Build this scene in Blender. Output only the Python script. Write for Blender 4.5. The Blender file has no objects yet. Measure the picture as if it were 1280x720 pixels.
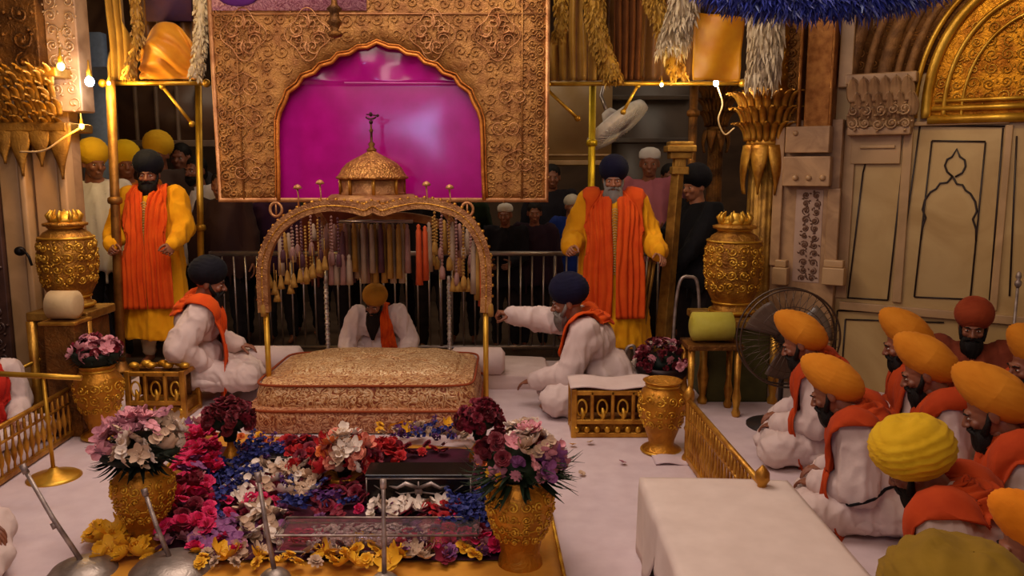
import bpy, math, random
from mathutils import Vector, Matrix, noise
from mathutils.bvhtree import BVHTree
R = math.radians
PI = math.pi
random.seed(7)
SC = bpy.context.scene
COL = SC.collection
V = Vector

# ------------------------------------------------------------------ camera
CAM_H, PITCH, FOC = 1.6, R(8.5), 1000.0
cam_d = bpy.data.cameras.new('camera'); cam = bpy.data.objects.new('camera', cam_d); COL.objects.link(cam)
cam.location = (0, 0, CAM_H); cam.rotation_euler = (PI/2 - PITCH, 0, 0)
cam_d.sensor_width = 36; cam_d.lens = FOC/1280*36; cam_d.clip_start = .05
SC.camera = cam
cP, sP = math.cos(PITCH), math.sin(PITCH)
def ray(px, py):
    u = (px-640)/FOC; v = (360-py)/FOC
    return V((u, cP+v*sP, -sP+v*cP))
def at(px, py, Y):
    "world point seen at a photo position, at distance Y into the hall"
    d = ray(px, py); t = Y/d.y
    return V((d.x*t, Y, CAM_H+d.z*t))
def gr(px, py, z=0.0):
    "world point on the horizontal plane z"
    d = ray(px, py); t = (z-CAM_H)/d.z
    return V((d.x*t, d.y*t, z))

# ------------------------------------------------------------------ materials
def lin(h):
    h = h.lstrip('#'); c = [int(h[i:i+2], 16)/255 for i in (0, 2, 4)]
    return tuple(x/12.92 if x <= .04045 else ((x+.055)/1.055)**2.4 for x in c)+(1,)
def newmat(name):
    m = bpy.data.materials.new(name); m.use_nodes = True
    nt = m.node_tree; b = nt.nodes['Principled BSDF']
    return m, nt, b
def coords(nt, scale=(1,1,1), gen=False):
    tc = nt.nodes.new('ShaderNodeTexCoord'); mp = nt.nodes.new('ShaderNodeMapping')
    mp.inputs['Scale'].default_value = scale
    nt.links.new(tc.outputs['Object'], mp.inputs[0]); return mp.outputs[0]
def ramp(nt, src, stops):
    r = nt.nodes.new('ShaderNodeValToRGB'); e = r.color_ramp.elements
    while len(e) < len(stops): e.new(.5)
    for i, (p, c) in enumerate(stops): e[i].position = p; e[i].color = lin(c) if isinstance(c, str) else c
    nt.links.new(src, r.inputs[0]); return r.outputs[0]
def tex(nt, kind, vec, scale, detail=4, **k):
    t = nt.nodes.new({'n': 'ShaderNodeTexNoise', 'v': 'ShaderNodeTexVoronoi', 'w': 'ShaderNodeTexWave'}[kind])
    t.inputs['Scale'].default_value = scale
    if kind != 'v': t.inputs['Detail'].default_value = detail
    for a, b in k.items():
        if a == 'feature': t.feature = b
        elif a == 'dist': t.inputs['Distortion'].default_value = b
    nt.links.new(vec, t.inputs['Vector']); return t.outputs['Distance' if kind == 'v' else ('Fac' if kind == 'n' else 'Fac')]
def bump(nt, b, h, strength=.3, dist=.01):
    n = nt.nodes.new('ShaderNodeBump'); n.inputs['Strength'].default_value = strength; n.inputs['Distance'].default_value = dist
    nt.links.new(h, n.inputs['Height']); nt.links.new(n.outputs[0], b.inputs['Normal'])
MAT = {}
def fabric(name, c1, c2=None, rough=.85, scale=60, b=.25, sheen=.05, spec=.2):
    if name in MAT: return MAT[name]
    m, nt, bs = newmat(name); vec = coords(nt)
    n = tex(nt, 'n', vec, 9, 5)
    nt.links.new(ramp(nt, n, [(.3, c1), (.7, c2 or c1)]), bs.inputs['Base Color'])
    bs.inputs['Roughness'].default_value = rough; bs.inputs['Sheen Weight'].default_value = sheen*.4
    bs.inputs['Specular IOR Level'].default_value = spec
    bump(nt, bs, tex(nt, 'n', vec, scale, 3), b, .004)
    MAT[name] = m; return m
def gold(name, c1='c98a2c', c2='8a5416', rough=.34, kind='n', scale=40, b=.6, dist=.006, metal=.72):
    rough += .12
    if name in MAT: return MAT[name]
    m, nt, bs = newmat(name); vec = coords(nt)
    n = tex(nt, 'n', vec, scale*.35, 5)
    nt.links.new(ramp(nt, n, [(.35, c2), (.65, c1)]), bs.inputs['Base Color'])
    bs.inputs['Metallic'].default_value = metal; bs.inputs['Roughness'].default_value = rough
    bump(nt, bs, tex(nt, kind, vec, scale, 4, **({'dist': 2.0} if kind == 'n' else {})), b, dist)
    MAT[name] = m; return m
def plain(name, c, rough=.5, metal=0., spec=.5, alpha=1, trans=0, emit=None, es=1):
    if name in MAT: return MAT[name]
    m, nt, bs = newmat(name)
    vec = coords(nt); n = tex(nt, 'n', vec, 25, 3)
    col = lin(c); c2 = tuple(x*.8 for x in col[:3])+(1,)
    nt.links.new(ramp(nt, n, [(.3, c2), (.7, col)]), bs.inputs['Base Color'])
    bs.inputs['Roughness'].default_value = rough; bs.inputs['Metallic'].default_value = metal
    bs.inputs['Specular IOR Level'].default_value = spec
    bs.inputs['Transmission Weight'].default_value = trans
    if emit: bs.inputs['Emission Color'].default_value = lin(emit); bs.inputs['Emission Strength'].default_value = es
    MAT[name] = m; return m
def marble(name, c1, c2=None, scale=3, rough=.4):
    if not c2: c2 = '%02x%02x%02x' % tuple(int(int(c1[i:i+2],16)*.82) for i in (0,2,4))
    if name in MAT: return MAT[name]
    m, nt, bs = newmat(name); vec = coords(nt)
    n = tex(nt, 'n', vec, scale, 8, dist=1.2)
    nt.links.new(ramp(nt, n, [(.3, c2), (.62, c1)]), bs.inputs['Base Color'])
    bs.inputs['Roughness'].default_value = rough
    bump(nt, bs, tex(nt, 'n', vec, 30, 4), .12, .004)
    MAT[name] = m; return m
def brocade(name, c1, c2, c3, scale=38, metal=.25, b=.9):
    "glittering thread pattern"
    if name in MAT: return MAT[name]
    m, nt, bs = newmat(name); vec = coords(nt)
    n1 = tex(nt, 'n', vec, scale, 3, dist=4.5); 
    nt.links.new(ramp(nt, n1, [(.40, c2), (.5, c1), (.62, c3)]), bs.inputs['Base Color'])
    bs.inputs['Metallic'].default_value = metal; bs.inputs['Roughness'].default_value = .42
    bump(nt, bs, n1, b, .012)
    MAT[name] = m; return m

# ------------------------------------------------------------------ mesh builder
class MB:
    def __init__(s): s.v = []; s.f = []; s.mi = []
    def add(s, vs, fs, mi=0):
        o = len(s.v); s.v += [tuple(v) for v in vs]; s.f += [tuple(i+o for i in f) for f in fs]; s.mi += [mi]*len(fs)
    def box(s, c, d, rot=None, mi=0, taper=1):
        c = V(c); x, y, z = d[0]/2, d[1]/2, d[2]/2
        vs = [V((a*x*(taper if e > 0 else 1), b*y*(taper if e > 0 else 1), e*z)) for e in (-1, 1) for a, b in ((-1,-1),(1,-1),(1,1),(-1,1))]
        if rot is not None: vs = [rot @ v for v in vs]
        s.add([v+c for v in vs], [(3,2,1,0),(4,5,6,7),(0,1,5,4),(1,2,6,5),(2,3,7,6),(3,0,4,7)], mi)
    def loft(s, rings, cap=True, mi=0, close=True):
        n = len(rings[0]); vs = [v for r in rings for v in r]; fs = []
        for i in range(len(rings)-1):
            for j in range(n if close else n-1):
                k = (j+1) % n
                fs.append((i*n+j, i*n+k, (i+1)*n+k, (i+1)*n+j))
        if cap: fs.append(tuple(range(n-1, -1, -1))); fs.append(tuple((len(rings)-1)*n+j for j in range(n)))
        s.add(vs, fs, mi)
    def lathe(s, prof, c=(0,0,0), n=28, M=None, mi=0, lobes=0, amp=0, cap=True):
        c = V(c); rings = []
        for r, z in prof:
            ring = []
            for j in range(n):
                a = 2*PI*j/n; rr = r*(1+amp*math.cos(lobes*a)) if lobes else r
                p = V((rr*math.cos(a), rr*math.sin(a), z))
                ring.append((M @ p if M is not None else p)+c)
            rings.append(ring)
        s.loft(rings, cap, mi)
    def ell(s, c, r, rot=None, n=16, m=10, mi=0):
        c = V(c); vs = [V((0,0,-r[2]))]; fs = []
        for i in range(1, m):
            t = -PI/2+PI*i/m
            for j in range(n): vs.append(V((r[0]*math.cos(t)*math.cos(2*PI*j/n), r[1]*math.cos(t)*math.sin(2*PI*j/n), r[2]*math.sin(t))))
        vs.append(V((0,0,r[2]))); T = len(vs)-1
        for j in range(n): fs.append((0, 1+(j+1)%n, 1+j)); fs.append((T, 1+(m-2)*n+j, 1+(m-2)*n+(j+1)%n))
        for i in range(m-2):
            for j in range(n): a = 1+i*n+j; b = 1+i*n+(j+1)%n; fs.append((a, b, b+n, a+n))
        s.add([((rot @ v) if rot is not None else v)+c for v in vs], fs, mi)
    def tube(s, pts, r, n=8, mi=0, cap=True, flat=None, closed=False):
        pts = [V(p) for p in pts]; N = len(pts); rad = r if isinstance(r, (list, tuple)) else [r]*N
        rings = []; ref = None
        for i, p in enumerate(pts):
            if closed: d = pts[(i+1)%N]-pts[i-1]
            else: d = pts[min(i+1, N-1)]-pts[max(i-1, 0)]
            if d.length < 1e-9: d = V((0,0,1))
            d.normalize()
            if ref is None: ref = d.orthogonal().normalized() if flat is None else V(flat)
            ref = (ref-d*ref.dot(d))
            if ref.length < 1e-6: ref = d.orthogonal()
            ref.normalize(); b = d.cross(ref)
            rr = rad[i]; ra, rb = rr if isinstance(rr, (list, tuple)) else (rr, rr)
            rings.append([p+ref*(ra*math.cos(2*PI*j/n))+b*(rb*math.sin(2*PI*j/n)) for j in range(n)])
        if closed: rings.append(rings[0])
        s.loft(rings, cap and not closed, mi)
    def cap(s, a, ra, b, rb, n=14):
        "tapered capsule"
        a, b = V(a), V(b); d = (b-a); L = d.length
        if L < 1e-6: return s.ell(a, (ra,)*3)
        d.normalize(); ps = []; rs = []
        for k in range(5): t = PI/2*(1-k/4); ps.append(a-d*ra*math.sin(t)); rs.append(max(ra*math.cos(t), 1e-4))
        for k in range(5): t = PI/2*k/4; ps.append(b+d*rb*math.sin(t)); rs.append(max(rb*math.cos(t), 1e-4))
        ref = d.orthogonal().normalized(); bb = d.cross(ref)
        s.loft([[p+ref*(r*math.cos(2*PI*j/n))+bb*(r*math.sin(2*PI*j/n)) for j in range(n)] for p, r in zip(ps, rs)])
    def grid(s, f, nu, nv, mi=0, closed=False):
        vs = [f(i/(nu-1), j/(nv-1)) for i in range(nu) for j in range(nv)]
        s.add(vs, [(i*nv+j, i*nv+j+1, (i+1)*nv+j+1, (i+1)*nv+j) for i in range(nu-1) for j in range(nv-1)], mi)
    def mesh(s, name='m', smooth=True):
        me = bpy.data.meshes.new(name); me.from_pydata(s.v, [], s.f)
        if any(s.mi): me.polygons.foreach_set('material_index', s.mi)
        if smooth: me.polygons.foreach_set('use_smooth', [True]*len(me.polygons))
        me.validate(); me.update(); return me
    def build(s, name, mats, parent=None, smooth=True, bevel=0, solid=0, subd=0, loc=None):
        return link(name, s.mesh(name, smooth), mats, parent, bevel, solid, subd, loc, smooth)
    def tr(s, M):
        s.v = [tuple(M @ V(v)) for v in s.v]; return s
def link(name, me, mats, parent=None, bevel=0, solid=0, subd=0, loc=None, smooth=True):
    o = bpy.data.objects.new(name, me); COL.objects.link(o)
    for m in (mats if isinstance(mats, (list, tuple)) else [mats]): me.materials.append(m)
    if parent is not None: o.parent = parent
    if loc is not None: o.location = loc
    if solid: k = o.modifiers.new('s', 'SOLIDIFY'); k.thickness = solid; k.offset = 0
    if subd: k = o.modifiers.new('d', 'SUBSURF'); k.levels = subd; k.render_levels = subd
    if bevel:
        k = o.modifiers.new('b', 'BEVEL'); k.width = bevel; k.segments = 2; k.limit_method = 'ANGLE'; k.angle_limit = R(40)
        if smooth:
            w = o.modifiers.new('w', 'WEIGHTED_NORMAL')
    return o
def tag(o, label=None, cat=None, group=None, kind=None):
    if label: o['label'] = label
    if cat: o['category'] = cat
    if group: o['group'] = group
    if kind: o['kind'] = kind
    return o
def empty(name, loc=(0,0,0), rz=0, label=None, cat=None, group=None, sc=1):
    o = bpy.data.objects.new(name, None); COL.objects.link(o); o.location = loc; o.rotation_euler = (0,0,rz); o.scale = (sc,)*3
    o.empty_display_size = .1
    return tag(o, label, cat, group)
def copy_thing(o, loc=None, rz=None, label=None, group=None, sc=None):
    kids = [c for c in COL.objects if c.parent == o]
    def cp(x, par):
        c = x.copy(); COL.objects.link(c); c.parent = par
        for ch in children[x.name] if x.name in children else []: cp(ch, c)
        return c
    children = {}
    for c in COL.objects:
        if c.parent: children.setdefault(c.parent.name, []).append(c)
    c = cp(o, None)
    if loc is not None: c.location = loc
    if rz is not None: c.rotation_euler = (0,0,rz)
    if label: c['label'] = label
    if group: c['group'] = group
    if sc: c.scale = (sc,)*3
    return c
WORK = bpy.data.scenes.new('work')
def remesh(mb, voxel, smooth=4, fac=.5):
    "fuse the overlapping solids into one continuous skin"
    o = bpy.data.objects.new('tmp', mb.mesh('tmp')); WORK.collection.objects.link(o)
    k = o.modifiers.new('r', 'REMESH'); k.mode = 'VOXEL'; k.voxel_size = voxel; k.use_smooth_shade = True
    if smooth: q = o.modifiers.new('q', 'SMOOTH'); q.factor = fac; q.iterations = smooth
    vl = WORK.view_layers[0]; vl.update(); dg = vl.depsgraph
    me = bpy.data.meshes.new_from_object(o.evaluated_get(dg))
    old = o.data; bpy.data.objects.remove(o); bpy.data.meshes.remove(old)
    me.polygons.foreach_set('use_smooth', [True]*len(me.polygons))
    return me
def nz(p): return noise.noise(p)
def folds(me, amp=.008, sc=(7,7,2.5), seed=0, fn=None):
    "cloth creases along the stretched direction"
    me.update(); off = V((seed*3.1, seed*1.7, seed*.9)); vs = [v.co.copy() for v in me.vertices]; ns = [v.normal.copy() for v in me.vertices]; out = []
    for p, nn in zip(vs, ns):
        q = V((p.x*sc[0], p.y*sc[1], p.z*sc[2]))+off
        a = nz(q); h = max(0, 1-abs(a)*3.6)*.95-.25+nz(q*1.9)*.35
        k = fn(p) if fn else 1
        r = p+nn*(amp*h*k); out += (r.x, r.y, r.z)
    me.vertices.foreach_set('co', out); me.update()
def bvh(me): return BVHTree.FromPolygons([v.co.copy() for v in me.vertices], [tuple(p.vertices) for p in me.polygons])
def spline(pts, n):
    pts = [V(p) for p in pts]; P = [pts[0]*2-pts[1]]+pts+[pts[-1]*2-pts[-2]]; out = []
    m = len(pts)-1
    for i in range(n):
        t = i/(n-1)*m; k = min(int(t), m-1); f = t-k; a, b, c, d = P[k:k+4]
        out.append(.5*((2*b)+(c-a)*f+(2*a-5*b+4*c-d)*f*f+(3*b-a-3*c+d)*f**3))
    return out
def ribbon(path, side, width, tree=None, off=.012, pleats=3, amp=.006, n=44, m=15, seed=0):
    "a cloth strip laid along a path, pushed out of the body below it"
    ps = spline(path, n); sd = spline(side, n); wd = spline([(w,0,0) for w in width], n)
    mb = MB(); rows = []
    for i in range(n):
        d = (ps[min(i+1, n-1)]-ps[max(i-1, 0)]).normalized(); s_ = sd[i].normalized(); nn = d.cross(s_).normalized()
        row = []
        for j in range(m):
            u = j/(m-1)-.5
            p = ps[i]+s_*(u*wd[i].x)
            if tree:
                for it in range(2):
                    co, no, _, dist = tree.find_nearest(p)
                    if co is not None and (p-co).dot(no) < off: p = co+no*off
            w = amp*math.sin(u*PI*2*pleats+seed+2.4*nz(V((i*.07, u*3, seed))))*(.4+.9*abs(nz(V((i*.05,u*4,seed+5)))+.3))
            if tree:
                co, no, _, dist = tree.find_nearest(p); p = p+no*(w+amp)
            else: p = p+nn*w
            row.append(p)
        rows.append(row)
    mb.loft(rows, cap=False, close=False); return mb

def spiral(mb, f, cx, cy, r, turns=1.4, hand=1, r0=0., th=.006, n=18, lift=0.):
    pts = []; rr = []
    for i in range(n):
        t = i/(n-1); a = r0+hand*turns*2*PI*t; q = r*(1-.82*t)
        pts.append(f(cx+q*math.cos(a), cy+q*math.sin(a), lift)); rr.append(th*(1-.3*t)*(.5+.5*min(1, t*5)))
    mb.tube(pts, rr, n=5); 
    e = pts[-1]; mb.ell(e, (th*1.8,)*3, n=6, m=4)
def scrolls(f, w, h, step, th, seed=1, inside=None):
    "relief scrollwork over a w x h field; f maps (u, v, lift) to space"
    rnd = random.Random(seed); mb = MB()
    nx, ny = max(1, int(w/step)), max(1, int(h/step))
    for i in range(nx):
        for j in range(ny):
            cx = (i+.5)*w/nx+rnd.uniform(-.1, .1)*step; cy = (j+.5)*h/ny+rnd.uniform(-.1, .1)*step
            if inside and not inside(cx, cy): continue
            hd = 1 if (i+j) % 2 else -1
            spiral(mb, f, cx, cy, step*rnd.uniform(.4, .52), rnd.uniform(1, 1.6), hd, rnd.uniform(0, 6.28), th, n=14)
            for k in range(2):
                a = rnd.uniform(0, 6.28); q = step*.5
                p = f(cx+q*math.cos(a), cy+q*math.sin(a), 0); p2 = f(cx+q*1.25*math.cos(a+.3), cy+q*1.25*math.sin(a+.3), 0)
                mb.tube([p, (V(p)+V(p2))/2, p2], [th*.4, th*1.7, th*.3], n=5)
    return mb
# ------------------------------------------------------------------ shared cloths
WHITE = fabric('white cotton', 'c8b0a8', 'd4beb6', b=.2)
ORANGE = fabric('orange cotton', 'c8400c', 'd85412', b=.25)
RUST = fabric('red orange cotton', 'a4340e', 'b84214', b=.25)
YELLOW = fabric('yellow cotton', 'd88e08', 'e8a414', b=.25)
T_OR = fabric('saffron turban cloth', 'c47412', 'd28420', b=.2)
T_YE = fabric('lemon turban cloth', 'c99a10', 'd8ac1e', b=.2)
T_NAVY = fabric('navy turban cloth', '0c0b22', '14122e', b=.2)
T_BLACK = fabric('black turban cloth', '0c0b12', '15131c', b=.2)
BLACK = fabric('black cloth', '0c0a0c', '161214', b=.2)
HAIRB = fabric('black beard hair', '100b09', '1c1512', rough=.6, scale=220, b=.8, sheen=0)
HAIRG = fabric('grey beard hair', '6a625c', '8c847c', rough=.6, scale=220, b=.8, sheen=0)
def skin(name, c):
    if name in MAT: return MAT[name]
    m, nt, bs = newmat(name); vec = coords(nt)
    l = lin(c); d = tuple(x*.78 for x in l[:3])+(1,)
    nt.links.new(ramp(nt, tex(nt, 'n', vec, 14, 4), [(.35, d), (.65, l)]), bs.inputs['Base Color'])
    bs.inputs['Roughness'].default_value = .5; bs.inputs['Subsurface Weight'].default_value = .08
    bs.inputs['Subsurface Radius'].default_value = (.01, .004, .002)
    bump(nt, bs, tex(nt, 'n', vec, 160, 3), .15, .001)
    MAT[name] = m; return m
SKIN = skin('brown skin', '8a5238'); SKIN2 = skin('tan skin', 'a4694a')
EYEW = plain('eye white', 'd8ccc0', .3); EYED = plain('eye iris', '140c08', .2)

# ------------------------------------------------------------------ body prototypes (metres, facing -Y)
def head_proto():
    b = MB()
    b.ell((0,.018,.032), (.074,.092,.086)); b.ell((0,-.018,-.018), (.063,.074,.092))
    b.ell((0,-.034,-.076), (.047,.05,.036)); b.ell((0,-.079,.022), (.05,.017,.012))
    b.cap((0,-.086,.012), .009, (0,-.112,-.026), .0125)
    for s in (-1, 1):
        b.ell((s*.012,-.1,-.031), (.009,.01,.008)); b.ell((s*.038,-.066,-.024), (.022,.02,.02))
        b.ell((s*.031,-.079,.0), (.016,.011,.007)); b.ell((s*.077,.012,-.006), (.01,.02,.032))
    b.ell((0,-.089,-.056), (.024,.012,.0065)); b.ell((0,-.087,-.069), (.021,.012,.0075)); b.ell((0,-.08,-.1), (.02,.018,.017))
    b.cap((0,.022,-.05), .052, (0,.04,-.17), .056)
    return remesh(b, .0045, 2)
def hand_proto(curl):
    "wrist at origin, fingers along -Z, palm facing -Y, thumb at +X"
    b = MB()
    b.cap((0,0,.05), .024, (0,0,-.008), .022)
    b.ell((0,-.002,-.045), (.041,.015,.048)); b.ell((.022,-.006,-.03), (.018,.015,.026))
    for i, (x, L, r) in enumerate(((.031,.070,.0085), (.0105,.079,.009), (-.0105,.073,.0085), (-.031,.057,.0075))):
        p = V((x, 0, -.078)); a = 0
        for k, fr in enumerate((.45, .32, .23)):
            a += curl*(1+.12*i); q = p+V((x*.12*(1-k*.3), -math.sin(a), -math.cos(a)))*(L*fr); b.cap(p, r*(1-.1*k), q, r*(.92-.1*k), n=10); p = q
    p = V((.03, -.006, -.022))
    for k, (L, r) in enumerate(((.036,.0125), (.03,.0105), (.024,.009))):
        q = p+V((.62-curl*.5*k, -.28-curl*.35, -.72)).normalized()*L; b.cap(p, r, q, r*.88, n=10); p = q
    return remesh(b, .003, 2)
HEAD = head_proto(); HAND_O = hand_proto(.28); HAND_G = hand_proto(.95)
def raw(me): return [v.co.copy() for v in me.vertices], [tuple(p.vertices) for p in me.polygons]
HEAD_R, HANDO_R, HANDG_R = raw(HEAD), raw(HAND_O), raw(HAND_G)
def head_lo():
    b = MB(); b.ell((0,.018,.032), (.074,.092,.086)); b.ell((0,-.02,-.018), (.063,.072,.092)); b.ell((0,-.034,-.076), (.047,.05,.036))
    b.cap((0,-.086,.012), .01, (0,-.110,-.026), .014); b.ell((0,-.079,.022), (.05,.017,.012)); b.ell((0,-.088,-.06), (.024,.012,.01))
    for s in (-1, 1): b.ell((s*.077,.012,-.006), (.01,.02,.032)); b.ell((s*.038,-.066,-.024), (.022,.02,.02))
    b.cap((0,.022,-.05), .052, (0,.04,-.17), .056)
    return remesh(b, .009, 1)
HEADL_R = raw(head_lo())

def turban(kind, seed=0):
    mb = MB(); NU, NV = 64, 40
    if kind == 'peaked': r = (.108,.170,.100); c = V((0,.045,.074)); tilt = R(-56)
    elif kind == 'wide': r = (.170,.150,.118); c = V((0,.035,.078)); tilt = R(-28)
    elif kind == 'tall': r = (.108,.12,.125); c = V((0,.024,.092)); tilt = R(-14)
    elif kind == 'small': r = (.088,.105,.08); c = V((0,.02,.06)); tilt = R(-12)
    else: r = (.115,.13,.112); c = V((0,.026,.085)); tilt = R(-16)
    M = Matrix.Rotation(tilt, 3, 'X')
    def f(u, v):
        t = -PI/2+PI*(.004+.992*v); a = 2*PI*u
        x, y, z = math.cos(t)*math.cos(a), math.cos(t)*math.sin(a), math.sin(t)
        # wraps crossing at the forehead
        lay = z*3.6+abs(x)*1.5*(.675-.325*max(-1, min(1, y*3)))+.25*nz(V((x*2+seed, y*2, z*2)))
        ph = (lay*(1.6 if kind != 'wide' else 1.15)) % 1.0; ph = min(ph, (1-ph)*5)
        rid = .07*(ph**.6)-.035+.012*nz(V((x*5, y*5+seed, z*16)))
        k = 1+rid*(1.0 if kind not in ('peaked','wide') else .8 if kind == 'peaked' else 1.5)
        if kind == 'wide' and z > .3: k -= .12*max(0, 1-((y+.1)/.22)**2)*max(0, 1-(x/.75)**2)
        if kind == 'peaked': k += .07*max(0, -y)**3; x *= 1-.22*max(0, -y); z *= 1-.12*max(0, -y)**2
        return c+M @ V((x*r[0]*k, y*r[1]*k, z*r[2]*k))
    mb.grid(f, NU, NV)
    # close top/bottom
    return mb
def beard(length=.14, w=.06, seed=0):
    mb = MB()
    def f(u, v):
        a = 2*PI*u; t = v
        z = -.035-(.06+length)*t
        prof = math.sin(PI*min(1, .12+.8*t**.75))**.8*(1 if t < .5 else 1-.45*(t-.5))
        x = math.cos(a)*w*1.18*prof; y = -.05-.028*t+math.sin(a)*(.052*prof)
        s = .010*nz(V((math.cos(a)*6, math.sin(a)*6+seed, z*14)))+.005*nz(V((math.cos(a)*18, math.sin(a)*18, z*10+seed)))
        x += math.cos(a)*s; y += math.sin(a)*s
        if t < .3 and math.sin(a) > 0: y = min(y, -.03)
        return V((x, y, z))
    mb.grid(f, 44, 24)
    mb.ell((0,-.098,-.047), (.034,.014,.009)); 
    for s in (-1, 1):
        mb.tube([(s*.01,-.106,-.045), (s*.032,-.094,-.056), (s*.045,-.07,-.085)], [.007,.010,.012], n=8)
        mb.tube([(s*.055,-.05,-.07), (s*.069,-.02,-.03), (s*.072,-.0,.012)], [.017,.012,.007], n=8)
        mb.tube([(s*.014,-.094,.021), (s*.032,-.0925,.027), (s*.05,-.078,.02)], [.003,.0045,.0025], n=6)
    return mb
def eyes_mb():
    e = MB()
    for s in (-1, 1):
        e.ell((s*.031,-.0805,.003), (.0115,.0085,.0055), n=14, m=8)
        e.ell((s*.031,-.086,.003), (.0062,.004,.0055), n=10, m=6, mi=1)
    return e
def elbow(s, w, up=.28, fo=.25, hint=V((0,1,-.3))):
    d = w-s; L = d.length
    if L > (up+fo)*.995: w = s+d*((up+fo)*.995/L); d = w-s; L = d.length
    a = (up*up-fo*fo+L*L)/(2*L); h = math.sqrt(max(up*up-a*a, 0)); n = d/L
    hp = hint-n*hint.dot(n); hp = hp.normalized() if hp.length > 1e-5 else V((1,0,0))
    return s+n*a+hp*h, w
def to_mesh(lists, name='body'):
    vs, fs = [], []
    for (v, f), M in lists:
        o = len(vs); vs += [tuple(M @ p) for p in v]; fs += [tuple(i+o for i in q) for q in f]
    me = bpy.data.meshes.new(name); me.from_pydata(vs, [], fs); me.polygons.foreach_set('use_smooth', [True]*len(fs)); me.update(); return me

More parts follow.
